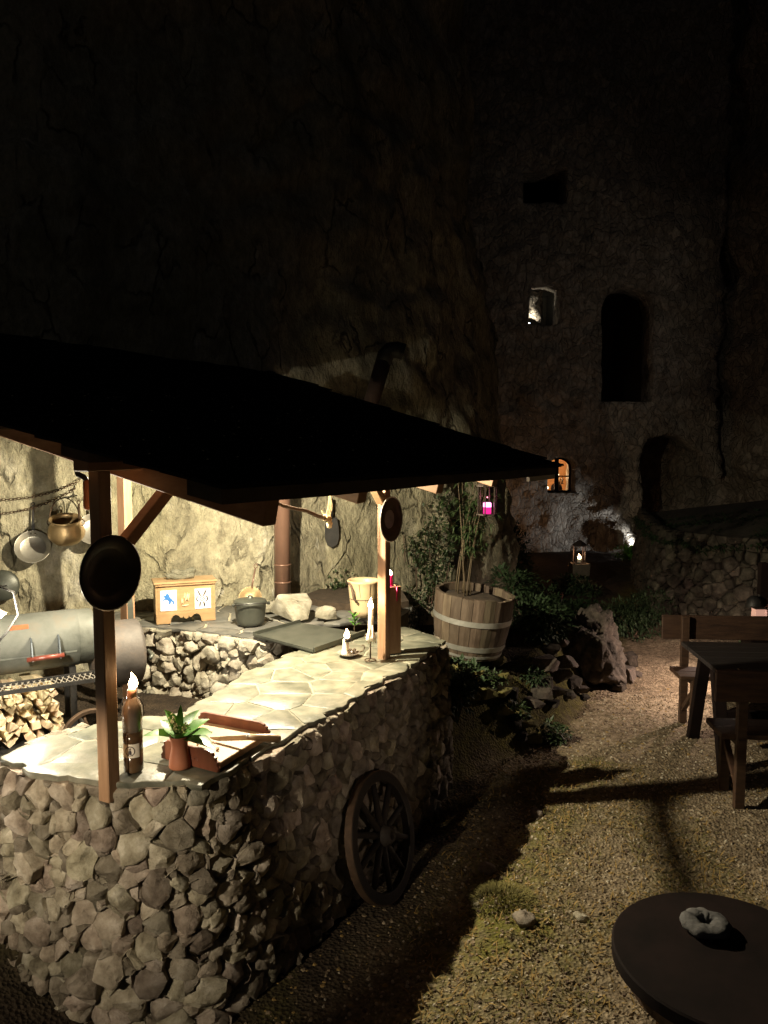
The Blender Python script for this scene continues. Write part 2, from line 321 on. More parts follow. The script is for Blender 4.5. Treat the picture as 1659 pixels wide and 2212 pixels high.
# ================================================================ the setting
CU = V(.45, .893, 0).normalized(); CN = V(CU.y, -CU.x, 0); CF = V(-.677, 2.862, 0)
def csd(x, y): return CN.x * (x - CF.x) + CN.y * (y - CF.y)
def ctd(x, y): return CU.x * (x - CF.x) + CU.y * (y - CF.y)
def bed_d(x, y):
    d1 = -.723 * (x - .45) + .69 * (y - 5.0); d2 = -.91 * (x - 1.56) + .42 * (y - 6.15)
    return min(d1, d2)
def gh0(x, y):
    z = -.03 * max(0, y - 9)
    c = csd(x, y); t = ctd(x, y)
    inside = sst(-.22, -.5, c) * sst(-.25, .25, t + .25 * sst(-1.2, -1.8, x)) * sst(8.2, 7.2, y)
    z = max(z, .5 * inside)
    z += .24 * sst(-1.0, -1.75, x) * (1 - inside) * sst(1.5, 2.6, y)
    b = bed_d(x, y)
    if b > 0: z = max(z, (.52 + .1 * noise.noise(V(x * 2, y * 2, 0))) * sst(0, .42, b) * sst(-1.2, -.2, c + 1.0) * sst(9.2, 7.6, y) - .03 * max(0, y - 9))
    return z
def gh(x, y):
    z = gh0(x, y)
    z += .035 * fbm((x * .9, y * .9, 3), 3) + .012 * noise.noise(V(x * 6, y * 6, 1))
    m = math.exp(-(((x - .62) / .22) ** 2 + ((y - 3.55) / .3) ** 2)); z += .07 * m
    m = math.exp(-(((x - .95) / .2) ** 2 + ((y - 4.2) / .25) ** 2)); z += .03 * m
    return z
def build_ground():
    xs = []; x = -60.0
    def axis(lo, a, b, hi, fine, coarse):
        out = []; v = lo
        while v < hi:
            out.append(v); v += fine if a <= v < b else max(fine, min(coarse, .25 * min(abs(v - a), abs(v - b)) + fine))
        out.append(hi); return out
    xs = axis(-60, -2.6, 5.2, 60, .045, 6); ys = axis(-30, 1.5, 11.5, 90, .05, 6)
    nx, ny = len(xs), len(ys)
    vs = [(x, y, gh(x, y)) for y in ys for x in xs]
    fs = [(j * nx + i, j * nx + i + 1, (j + 1) * nx + i + 1, (j + 1) * nx + i) for j in range(ny - 1) for i in range(nx - 1)]
    me = bpy.data.meshes.new('ground'); me.from_pydata(vs, [], fs); me.shade_smooth()
    ca = me.color_attributes.new('zone', 'FLOAT_COLOR', 'POINT')
    for i, (x, y, z) in enumerate(vs):
        c = csd(x, y); t = ctd(x, y)
        path = sst(.1, .7, c + .15 * noise.noise(V(x * 3, y * 3, 5))) if t < 2.6 else 1  # dark soil along the counter also paints the counter's shadow into the colour
        path *= 1 - sst(-.05, .2, bed_d(x, y))
        mo = .55 * math.exp(-((c - .75 - .12 * noise.noise(V(x * 2, y * 2, 8))) / .28) ** 2) * (1 if t < 3.4 else 0)
        mo += .8 * math.exp(-(((x - .62) / .25) ** 2 + ((y - 3.55) / .35) ** 2))
        mo += .6 * sst(-.1, .1, bed_d(x, y)) * (1 - sst(.3, .6, bed_d(x, y)))
        mo += .35 * sst(5.9, 4.9, y) * sst(.1, .5, noise.noise(V(x * 1.5, y * 1.5, 2)) + .3 * noise.noise(V(x * 5, y * 5, 2)))
        if x < -.6: mo *= .15
        ca.data[i].color = (max(0, path), min(1, mo), 0, 1)
    m = bpy.data.materials.new('ground_mat'); m.use_nodes = True; nt = m.node_tree; N = nt.nodes; Lk = nt.links; b = N['Principled BSDF']
    b.inputs['Roughness'].default_value = .95; b.inputs['Specular IOR Level'].default_value = .2
    tc = N.new('ShaderNodeTexCoord'); at = N.new('ShaderNodeVertexColor'); at.layer_name = 'zone'; sp = N.new('ShaderNodeSeparateColor'); Lk.new(at.outputs[0], sp.inputs[0])
    def nzr(s, cols, d=7):
        n = N.new('ShaderNodeTexNoise'); n.inputs['Scale'].default_value = s; n.inputs['Detail'].default_value = d; n.inputs['Roughness'].default_value = .7; Lk.new(tc.outputs['Object'], n.inputs['Vector'])
        r = N.new('ShaderNodeValToRGB'); Lk.new(n.outputs[0], r.inputs[0]); r.color_ramp.elements[0].position = .33; r.color_ramp.elements[1].position = .68
        r.color_ramp.elements[0].color = (*cols[0], 1); r.color_ramp.elements[1].color = (*cols[1], 1); return n, r
    n1, soil = nzr(9, ((.018, .013, .009), (.055, .04, .026)))
    n2, grav = nzr(20, ((.09, .068, .043), (.4, .335, .24)))
    n3, moss = nzr(16, ((.05, .05, .01), (.17, .155, .035)))
    n4, mk = nzr(4, ((0, 0, 0), (1, 1, 1)), 5)
    n5, mac = nzr(1.6, ((.5, .46, .42), (1.2, 1.17, 1.12)), 6)
    gm = N.new('ShaderNodeMixRGB'); gm.blend_type = 'MULTIPLY'; gm.inputs[0].default_value = 1; Lk.new(grav.outputs[0], gm.inputs[1]); Lk.new(mac.outputs[0], gm.inputs[2]); grav = gm
    a = N.new('ShaderNodeMixRGB'); Lk.new(sp.outputs[0], a.inputs[0]); Lk.new(soil.outputs[0], a.inputs[1]); Lk.new(grav.outputs[0], a.inputs[2])
    mu = N.new('ShaderNodeMath'); mu.operation = 'MULTIPLY'; mu.use_clamp = True; Lk.new(sp.outputs[1], mu.inputs[0])
    ad = N.new('ShaderNodeMath'); ad.operation = 'MULTIPLY_ADD'; ad.inputs[1].default_value = 1.2; ad.inputs[2].default_value = .35; Lk.new(mk.outputs[0], ad.inputs[0]); Lk.new(ad.outputs[0], mu.inputs[1])
    bb = N.new('ShaderNodeMixRGB'); Lk.new(mu.outputs[0], bb.inputs[0]); Lk.new(a.outputs[0], bb.inputs[1]); Lk.new(moss.outputs[0], bb.inputs[2])
    Lk.new(bb.outputs[0], b.inputs['Base Color'])
    vo = N.new('ShaderNodeTexVoronoi'); vo.inputs['Scale'].default_value = 55; Lk.new(tc.outputs['Object'], vo.inputs['Vector'])
    sm = N.new('ShaderNodeMath'); sm.operation = 'ADD'; Lk.new(vo.outputs['Distance'], sm.inputs[0]); Lk.new(n2.outputs[0], sm.inputs[1])
    bp = N.new('ShaderNodeBump'); bp.inputs['Strength'].default_value = .8; bp.inputs['Distance'].default_value = .02; Lk.new(sm.outputs[0], bp.inputs['Height']); Lk.new(bp.outputs[0], b.inputs['Normal'])
    me.materials.append(m)
    o = bpy.data.objects.new('ground', me); C.objects.link(o); tag(o, 'gravel and mossy soil of the courtyard', 'ground', kind='structure')
build_ground()

# ---- cliff: a rough sheet over a plan path, thick because it closes behind
def path_sampler(pts):
    pts = [Vector((*p, 0)) for p in pts]
    for _ in range(2):
        q = [pts[0]]
        for a, b in zip(pts, pts[1:]): q += [a * .75 + b * .25, a * .25 + b * .75]
        q.append(pts[-1]); pts = q
    L = [0]
    for a, b in zip(pts, pts[1:]): L.append(L[-1] + (b - a).length)
    def f(s):
        s = max(0, min(L[-1] - 1e-6, s)); i = 0
        while L[i + 1] < s: i += 1
        t = (s - L[i]) / (L[i + 1] - L[i]); p = pts[i].lerp(pts[i + 1], t); d = (pts[i + 1] - pts[i]).normalized()
        return p, d
    return f, L[-1]
def ridged(p, o=4):
    s = 0; a = 1; q = Vector(p)
    for i in range(o):
        s += a * (1 - abs(noise.noise(q)) * 2); q = q * 2.2 + V(5, 1, 2); a *= .5
    return s
def cellf(p):
    d, pt = noise.voronoi(p, distance_metric='DISTANCE', exponent=2.5)
    return d[1] - d[0], noise.cell(V(pt[0][0] * 91.7, pt[0][1] * 57.3, pt[0][2] * 33.1))
def rock_sheet(name, pts, z0, z1, ds, dz, amp, mt, lean=0, seed=0, rough=1.0, cells=.0, label=None, flatz=0):
    f, L = path_sampler(pts); ns = int(L / ds) + 1; nz = int((z1 - z0) / dz) + 1; vs = []
    for j in range(nz):
        z = z0 + (z1 - z0) * j / (nz - 1)
        for i in range(ns):
            p, d = f(L * i / (ns - 1)); n = V(d.y, -d.x, 0)
            q = V(p.x + seed, p.y, z)
            k_ = 1 if not flatz else .3 + .7 * max(sst(flatz, flatz + 1.6, z), sst(.1, .9, p.x))
            h = k_ * amp * (fbm(q * .55, 3) * 1.1 + .25 * fbm(V(q.x * 1.6, q.y * 1.6, q.z * 1.0), 4)) + rough * (.05 * fbm(q * 4.5, 4) - .035 * max(0, ridged(V(q.x * 1.5, q.y * 1.5, q.z * .9), 3) - 1.2))
            if cells:
                e, r = cellf(V(q.x, q.y, q.z * .8) * 2.0 + V(fbm(q * 2, 2), fbm(q * 2 + V(9, 9, 9), 2), 0) * .4)
                h += k_ * cells * (min(e, .25) * .5 + .25 * r)
            vs.append(p + V(-lean * 1.0 * max(0, z - 1), 0, 0) * (1 if True else 0) + n * h + V(0, 0, z))
    fs = [(j * ns + i, j * ns + i + 1, (j + 1) * ns + i + 1, (j + 1) * ns + i) for j in range(nz - 1) for i in range(ns - 1)]
    me = bpy.data.meshes.new(name); me.from_pydata(vs, [], fs); me.shade_smooth(); me.materials.append(mt)
    o = bpy.data.objects.new(name, me); C.objects.link(o)
    return tag(o, label, 'cliff', kind='structure')
CLIFF = [(-9, 2.5), (-5, 4.6), (-3.3, 5.55), (-2.3, 5.9), (-1.28, 6.15), (-.4, 6.75), (.35, 7.4), (.95, 8.2), (1.5, 9.3), (1.75, 10.3), (1.6, 12), (1.2, 15), (.8, 20)]
rock_sheet('cliff', CLIFF, -.5, 15, .05, .055, .22, M['limestone'], lean=.13, seed=2, cells=.12, flatz=2.5, label='rough limestone cliff behind the outdoor kitchen')
rock_sheet('rock_face', [(7.0, 26), (7.4, 18), (8.3, 14.8), (9.6, 12.5), (11, 8), (12, 2)], -1.5, 14, .13, .13, .5, M['castle_stone'], seed=31, rough=1.6, cells=.2, label='dark rock face at the right of the castle')

# ---- castle: rubble-built front with real openings
def arch(x0, x1, z0, z1, rise, n=10):
    xm = (x0 + x1) / 2; out = [(x0, z0), (x1, z0), (x1, z1 - rise)]
    for k in range(1, n):
        a = math.pi * k / n; out.append((xm + (x1 - x0) / 2 * math.cos(a), z1 - rise + rise * math.sin(a)))
    out.append((x0, z1 - rise)); return out
CY = 17.0
def cp(x, y): p = PY(x, y, CY); return (p.x, p.z)
def rect_px(x0, y0, x1, y1): a = cp(x0, y0); b = cp(x1, y1); return a[0], b[0], b[1], a[1]
HOLES = []
x0, x1, z0, z1 = rect_px(1183, 988, 1240, 1065); WIN = (x0, x1, z0, z1); HOLES.append(arch(x0, x1, z0, z1, .2))
x0, x1, z0, z1 = rect_px(1143, 614, 1211, 702); NICHE = (x0, x1, z0, z1); HOLES.append([(x0, z0), (x1, z0), (x1, z1 - .08), (x0 + .45, z1), (x0 + .05, z1 - .04)])
x0, x1, z0, z1 = rect_px(1302, 618, 1408, 868); GATE = (x0, x1, z0, z1); HOLES.append(arch(x0, x1, z0, z1, .5, 16))
x0, x1, z0, z1 = rect_px(1132, 366, 1222, 437); HOLES.append([(x0, z0), (x1, z0), (x1, z1), (x0, z1)])
rr = random.Random(4)
CAVE = [cp(*q) for q in ((1366, 1290), (1378, 1205), (1366, 1172), (1383, 1150), (1379, 1110), (1385, 1060), (1378, 1010), (1388, 965), (1400, 948), (1440, 938), (1475, 946), (1520, 980), (1555, 1060), (1560, 1290))]
HOLES.append(CAVE)
def inpoly(x, z, poly):
    c = False; n = len(poly)
    for i in range(n):
        xa, za = poly[i]; xb, zb = poly[i - 1]
        if (za > z) != (zb > z) and x < (xb - xa) * (z - za) / (zb - za) + xa: c = not c
    return c
def nearest(x, z, poly):
    best = None; n = len(poly)
    for i in range(n):
        a = Vector(poly[i]); b = Vector(poly[(i + 1) % n]); d = b - a
        t = max(0, min(1, (Vector((x, z)) - a).dot(d) / max(1e-9, d.length_squared))); q = a + d * t; e = (Vector((x, z)) - q).length
        if best is None or e < best[0]: best = (e, q)
    return best
castle = thing('castle', 'tall rubble-stone castle front with dark arched opening and one lit window', 'castle', (4, CY, -.5))
def build_castle():
    X0, X1, Z0, Z1, st = .6, 7.35, -1.0, 12.5, .075
    nx = int((X1 - X0) / st); nz = int((Z1 - Z0) / st); bm = bmesh.new(); grid = {}
    hb = [(min(p[0] for p in h), max(p[0] for p in h), min(p[1] for p in h), max(p[1] for p in h)) for h in HOLES]
    def inside(x, z):
        for h, b in zip(HOLES, hb):
            if b[0] <= x <= b[1] and b[2] <= z <= b[3] and inpoly(x, z, h): return h
        return None
    for j in range(nz + 1):
        for i in range(nx + 1):
            x = X0 + (X1 - X0) * i / nx; z = Z0 + (Z1 - Z0) * j / nz
            if i == nx: x += .25 * noise.noise(V(0, 3, z * 1.3)) + .1 * noise.noise(V(0, 9, z * 5))
            q = V(x, 0, z); e, r = cellf(V(x * 2.6, 4, z * 3.6))
            y = CY + .12 * fbm(q * .5, 3) + .05 * fbm(q * 2.5, 4) - .09 * min(e, .3) - .05 * r
            y -= .5 * sst(2.0, -.5, z) * sst(4.3, 5.6, x) * (1 + .8 * fbm(q * 1.7, 3))       # rocky foot
            grid[i, j] = bm.verts.new((x, y, z))
    for j in range(nz):
        for i in range(nx):
            q = [grid[i, j], grid[i + 1, j], grid[i + 1, j + 1], grid[i, j + 1]]
            cx = sum(v.co.x for v in q) / 4; cz = sum(v.co.z for v in q) / 4
            if not inside(cx, cz): bm.faces.new(q)
    for v in [v for v in bm.verts if not v.link_faces]: bm.verts.remove(v)
    be = [e for e in bm.edges if len(e.link_faces) == 1]
    hv = set()
    for e in be:
        for v in e.verts:
            if X0 + .02 < v.co.x < X1 - .4 and Z0 + .02 < v.co.z < Z1 - .02: hv.add(v)
    for v in hv:
        bst = min((nearest(v.co.x, v.co.z, h) for h in HOLES), key=lambda k: k[0])
        if bst[0] < .12: v.co.x, v.co.z = bst[1]
    r = bmesh.ops.extrude_edge_only(bm, edges=be)
    for v in [g for g in r['geom'] if isinstance(g, bmesh.types.BMVert)]: v.co.y += .75
    bmesh.ops.recalc_face_normals(bm, faces=bm.faces)
    for v in bm.verts: v.co -= castle.location
    me = bpy.data.meshes.new('wall'); bm.to_mesh(me); bm.free(); me.shade_smooth(); me.materials.append(M['castle_stone'])
    o = bpy.data.objects.new('wall', me); C.objects.link(o); o.parent = castle
build_castle()
co = castle.location
# rooms behind the openings keep them dark; the small window's room is lit
def room(name, x0, x1, z0, z1, y0, y1, mt):
    mb = MB(co); vs = [(x0, y0, z0), (x1, y0, z0), (x1, y0, z1), (x0, y0, z1), (x0, y1, z0), (x1, y1, z0), (x1, y1, z1), (x0, y1, z1)]
    mb.add(vs, [(4, 5, 6, 7), (0, 1, 5, 4), (3, 2, 6, 7), (0, 4, 7, 3), (1, 2, 6, 5)]); return mb.build(name, mt, castle, clean=False)
x0, x1, z0, z1 = WIN
room('lit_room', x0 - .8, x1 + .6, z0 - .5, z1 + .7, CY + .62, CY + 3.0, M['plaster_warm'])
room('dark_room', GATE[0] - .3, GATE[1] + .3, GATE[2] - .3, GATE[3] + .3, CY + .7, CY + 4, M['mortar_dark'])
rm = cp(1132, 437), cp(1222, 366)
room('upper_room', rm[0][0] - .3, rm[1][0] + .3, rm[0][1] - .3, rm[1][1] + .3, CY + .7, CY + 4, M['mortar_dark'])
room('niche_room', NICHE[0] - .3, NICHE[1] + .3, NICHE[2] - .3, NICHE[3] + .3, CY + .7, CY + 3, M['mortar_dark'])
fr = MB(co); out = arch(x0, x1, z0, z1, .2); inn = arch(x0 + .045, x1 - .045, z0 + .045, z1 - .045, .18)
n = len(out)
for (a, b) in ((out, inn),):
    vs = [(p[0], CY + .32, p[1]) for p in a] + [(p[0], CY + .32, p[1]) for p in b] + [(p[0], CY + .38, p[1]) for p in a] + [(p[0], CY + .38, p[1]) for p in b]
    fs = []
    for i in range(n):
        k = (i + 1) % n; fs += [(i, k, n + k, n + i), (n + i, n + k, 3 * n + k, 3 * n + i)]
    fr.add(vs, fs)
win = fr.build('window', M['dark_wood'], castle)
xm = (x0 + x1) / 2
mb = MB(co); mb.box((xm - .02, CY + .345, (z0 + z1) / 2), (.085, .06, z1 - z0 - .05)); mb.build('mullion', M['dark_wood'], win)
mb = MB(co); mb.box((xm + .15, CY + .345, z0 + .36), (.26, .045, .03)); mb.build('glazing_bar', M['dark_wood'], win)
mb = MB(co); mb.box((xm - .16, CY + .345, z0 + .36), (.22, .045, .03)); mb.build('glazing_bar', M['dark_wood'], win)
for a, b in ((x0 + .05, xm - .065), (xm + .025, x1 - .05)):
    mb = MB(co); mb.box(((a + b) / 2, CY + .35, (z0 + z1) / 2 - .02), (b - a, .006, z1 - z0 - .12)); mb.build('pane', M['glass'], win)
mb = MB(co); mb.box((xm, CY + .2, z0 - .03), (x1 - x0 + .2, .5, .06), jit=.01); mb.build('sill', M['castle_stone'], win)
# things in the lit room
rk = thing('bottle_rack', 'small dark bottle rack on the wall inside the lit window', 'rack', (xm + .2, CY + 1.0, z0 + .16))
mb = MB(); mb.box((0, 0, 0), (.2, .07, .015)); mb.box((0, 0, .1), (.2, .012, .012)); mb.build('shelf', M['dark_wood'], rk)
mb = MB(); mb.box((.0, .04, -.16), (.24, .3, .02)); mb.box((-.1, .1, -.45), (.03, .03, .56)); mb.box((.1, .1, -.45), (.03, .03, .56)); mb.build('stand', M['dark_wood'], rk)
for k in (-.065, 0, .065):
    mb = MB(); mb.lathe([(.022, 0), (.022, .1), (.008, .14), (.008, .19)], 10, (k, 0, .008)); mb.build('bottle', M['bottle_brown'], rk, smooth=True)
ch = thing('round_chair', 'round-backed dark chair showing low in the lit window', 'chair', (xm + .12, CY + .95, z0 - .45))
mb = MB(); mb.lathe([(.12, -.02), (.14, 0), (.12, .02)], 20, (0, 0, .5), frame((0, 1, 0))); mb.build('backrest', M['dark_wood'], ch, smooth=True)
mb = MB(); mb.box((0, .2, .3), (.3, .35, .04)); mb.build('seat', M['dark_wood'], ch)
for a in (-.12, .12):
    for b in (.04, .34):
        mb = MB(); mb.box((a, b, .14), (.03, .03, .29)); mb.build('leg', M['dark_wood'], ch)
tl = thing('table_lamp', 'small glowing lamp low in the left pane of the lit window', 'lamp', (xm - .13, CY + .8, z0 - .02))
mb = MB(); mb.lathe([(.035, 0), (.035, .012), (.01, .02), (.01, .06)], 14); mb.build('base', M['brass'], tl, smooth=True)
mb = MB(); mb.lathe([(.008, .06), (.028, .08), (.034, .1), (.02, .125), (0, .13)], 14); mb.build('bulb', M['bulb'], tl, smooth=True)
mb = MB(); mb.box((0, .05, -.02), (.4, .3, .03)); mb.box((0, .05, -.26), (.05, .05, .46)); mb.build('table', M['dark_wood'], tl)
pl = thing('pendant_bulb', 'bare bulb hanging behind the right pane of the lit window', 'lamp', (xm + .11, CY + .8, z0 + .38))
mb = MB(); mb.tube([(0, 0, .03), (0, 0, 1.1)], .006, 6); mb.build('cable', M['black_iron'], pl)
mb = MB(); mb.lathe([(0, -.04), (.03, -.01), (.03, .01), (.012, .035)], 14); mb.build('bulb', M['bulb'], pl, smooth=True)
lamp('room_light', (xm - .1, CY + 1.1, z1 + .35), 90, (1.0, .62, .3), .08)
lamp('pendant_light', (xm + .11, CY + .9, z0 + .3), 3, (1.0, .72, .4), .03)
# lit rock inside the niche
def rock_blob(name, c, size, mt, seed, sub=3, amp=.22, parent=None, org=None, flat=0, smooth=True, facet=True, rugged=0):
    bm = bmesh.new(); bmesh.ops.create_icosphere(bm, subdivisions=sub, radius=1)
    sv = V(seed * 3.7, seed * 1.3, seed * 2.1); c = Vector(c)
    for v in bm.verts:
        p = v.co.copy()
        if facet:                                  # cut by random planes
            for k in range(9):
                h = noise.random_unit_vector() if False else Vector((noise.noise(V(k * 1.7, seed, .3)), noise.noise(V(k * 2.3, seed, 5.1)), noise.noise(V(k * 3.1, seed, 9.7)))).normalized()
                e = p.dot(h) - (.72 + .12 * noise.noise(V(k, seed * 2, 0)))
                if e > 0: p -= h * e * .9
        p *= 1 + amp * fbm(v.co * 1.6 + sv, 4) + (rugged * (.5 - abs(fbm(v.co * 3.2 + sv, 4))) if rugged else 0)
        p = V(p.x * size[0], p.y * size[1], p.z * size[2])
        if flat and p.z < -flat * size[2]: p.z = -flat * size[2]
        v.co = p + c - (Vector(org) if org is not None else V(0, 0, 0))
    me = bpy.data.meshes.new(name); bm.to_mesh(me); bm.free()
    if smooth: me.shade_smooth()
    me.materials.append(mt)
    o = bpy.data.objects.new(name, me); C.objects.link(o)
    if parent: o.parent = parent
    return o
def block(name, size, mt, seed, n=13, amp=.03, bev=.02):
    rnd = random.Random(seed); bm = bmesh.new()
    for k in range(n):
        v = V(rnd.uniform(-1, 1), rnd.uniform(-1, 1), rnd.uniform(-1, 1)); m = max(abs(v.x), abs(v.y), abs(v.z)); v = v / m * rnd.uniform(.8, 1)
        bm.verts.new((v.x * size[0], v.y * size[1], v.z * size[2] + size[2]))
    r = bmesh.ops.convex_hull(bm, input=bm.verts)
    bmesh.ops.delete(bm, geom=[g for g in r['geom_interior'] if isinstance(g, bmesh.types.BMVert)], context='VERTS')
    bmesh.ops.dissolve_limit(bm, angle_limit=.25, verts=bm.verts, edges=bm.edges)
    bmesh.ops.bevel(bm, geom=list(bm.edges), offset=bev * min(size) * 4, segments=2, affect='EDGES', clamp_overlap=True)
    bmesh.ops.triangulate(bm, faces=bm.faces); bmesh.ops.subdivide_edges(bm, edges=[e for e in bm.edges if e.calc_length() > max(size) * .25], cuts=2, use_grid_fill=True)
    bmesh.ops.triangulate(bm, faces=bm.faces)
    for v in bm.verts:
        q = v.co / max(size); v.co += V(fbm(q * 3 + V(seed, 0, 0), 3), fbm(q * 3 + V(0, seed, 0), 3), fbm(q * 3 + V(0, 0, seed), 3)) * amp * max(size)
        if v.co.z < 0: v.co.z = 0
    bmesh.ops.recalc_face_normals(bm, faces=bm.faces)
    me = bpy.data.meshes.new(name); bm.to_mesh(me); bm.free(); me.materials.append(mt)
    me.polygons.foreach_set('use_smooth', [True] * len(me.polygons)); me.set_sharp_from_angle(angle=.6)
    o = bpy.data.objects.new(name, me); C.objects.link(o); return o
x0, x1, z0, z1 = NICHE
rock_blob('niche_rock', (x0 - .02, CY + .86, z1 + .02), (.46, .45, .78), M['castle_stone'], 5, 4, .35, castle, co, rugged=.3)
lamp('niche_light', (x0 + .1, CY + .5, z0 + .06), 24, (1.0, .93, .76), .03, spot=110, aim=(x0 + .12, CY + .85, z0 + .6), blend=.5)
fl = thing('flood_light', 'small floodlight on the sill of the castle niche', 'lamp', (x0 + .1, CY + .42, z0 + .005))
mb = MB(); mb.box((0, 0, .05), (.1, .06, .08)); mb.box((0, 0, .005), (.05, .05, .01)); mb.build('housing', M['black_iron'], fl)
mb = MB(); mb.box((-.02, .04, .1), (.06, .01, .03)); mb.build('lens', M['bulb_cool'], fl)
# floodlight at the rock foot
fp = PY(1389, 1182, 16.38); fz = gh(fp.x, fp.y)
f2 = thing('flood_light', 'floodlight on the ground beside the white-lit castle foot', 'lamp', (fp.x, fp.y, fz))
mb = MB(); mb.box((0, 0, .1), (.06, .16, .12)); mb.box((0, 0, .02), (.1, .1, .04)); mb.build('housing', M['black_iron'], f2)
mb = MB(); mb.box((-.034, .02, .1), (.008, .12, .08)); mb.build('lens', M['bulb_cool'], f2)
lamp('foot_light', (fp.x - .06, fp.y, fz + .22), 80, (.92, .96, 1.0), .04, spot=80, aim=(fp.x - .6, fp.y + .45, fz + .4), blend=.9)
# warm spill between cliff and castle (a lantern beside the hidden door)
wl = PY(1078, 1110, 15.6)
dl = thing('door_lantern', 'warm wall lantern in the gap between cliff and castle', 'lantern', wl)
mb = MB(); mb.box((0, 0, .12), (.1, .1, .02)); mb.box((0, 0, -.12), (.1, .1, .02)); mb.tube([(0, 0, .13), (0, .3, .3), (0, 1.2, .3)], .01, 6); mb.build('frame', M['lantern_metal'], dl)
mb = MB(); mb.lathe([(.0, -.08), (.03, -.05), (.03, .03), (0, .07)], 10); mb.build('bulb', M['flame_far'], dl, smooth=True)
lamp('door_light', wl + V(.05, -.05, .02), 10, (1.0, .5, .22), .04)
# unseen floodlight added at the right to brighten the castle front
wf = V(6.9, 12.2, 4.2)
f3 = thing('flood_light', 'added unseen floodlight washing the castle front', 'lamp', (wf.x, wf.y, 3.75))
mb = MB(); mb.box((0, 0, .42), (.2, .08, .14), frame((-.5, .75, .4))); mb.tube([(0, 0, -1.8), (0, 0, .38)], .03, 8); mb.build('housing', M['black_iron'], f3)
mb = MB(); mb.box((-.03, .045, .44), (.16, .1, .01), frame((-.5, .75, .4))); mb.build('lens', M['label_paper'], f3)
lamp('added_wash_light', wf + V(-.2, .3, .1), 30, (1.0, .88, .76), .06, spot=95, aim=(3.4, 17, 5.0), blend=.8)
# ================================================================ dry-stone work
def chaikin(poly, it=1, q=.25):
    for _ in range(it):
        o = []
        for i in range(len(poly)):
            a = poly[i]; b = poly[(i + 1) % len(poly)]; o += [a.lerp(b, q), a.lerp(b, 1 - q)]
        poly = o
    return poly
def clip(poly, p, n):      # keep the side where (x-p).n <= 0
    o = []
    for i in range(len(poly)):
        a = poly[i]; b = poly[(i + 1) % len(poly)]; da = (a - p).dot(n); db = (b - p).dot(n)
        if da <= 0: o.append(a)
        if (da < 0 < db) or (db < 0 < da): o.append(a.lerp(b, da / (da - db)))
    return o
def voronoi_cells(seeds, boundary):
    out = []
    for i, s in enumerate(seeds):
        nb = sorted(seeds, key=lambda q: (q - s).length_squared)[1:22]; poly = [p.copy() for p in boundary]
        for q in nb:
            d = (q - s).length
            if d < 1e-6: continue
            poly = clip(poly, (s + q) / 2, (q - s) / d)
            if len(poly) < 3: break
        out.append(poly if len(poly) >= 3 else None)
    return out
def pack(L, H, cw, chh, rnd, tight=.7):
    k = (cw + chh) / 2; pts = []; grid = {}; g = k * 1.8
    def ok(p, r):
        gx, gy = int(p.x / g), int(p.y / g)
        for i in range(gx - 1, gx + 2):
            for j in range(gy - 1, gy + 2):
                for q, r2 in grid.get((i, j), ()):
                    d = p - q
                    if (d.x * d.x + d.y * d.y * 1.25) < ((r + r2) * tight) ** 2: return False
        return True
    for r, tries in ((.82, 260), (.62, 500), (.47, 1000), (.36, 1600)):
        for _ in range(int(tries * L * H / 2)):
            p = Vector((rnd.uniform(0, L), rnd.uniform(0, H))); rr_ = r * k * rnd.uniform(.9, 1.1)
            if ok(p, rr_): pts.append((p, rr_)); grid.setdefault((int(p.x / g), int(p.y / g)), []).append((p, rr_))
    bd = [Vector(p) for p in ((0, 0), (L, 0), (L, H), (0, H))]; cells = []
    for s, r in pts:
        poly = [p.copy() for p in bd]
        for q, r2 in sorted(pts, key=lambda t: (t[0] - s).length_squared)[1:26]:
            d = (q - s).length; m = (d * d + r * r - r2 * r2) / (2 * d); n = (q - s) / d
            poly = clip(poly, s + n * m, n)
            if len(poly) < 3: break
        cells.append(poly if len(poly) >= 3 else None)
    return [p for p, r in pts], cells
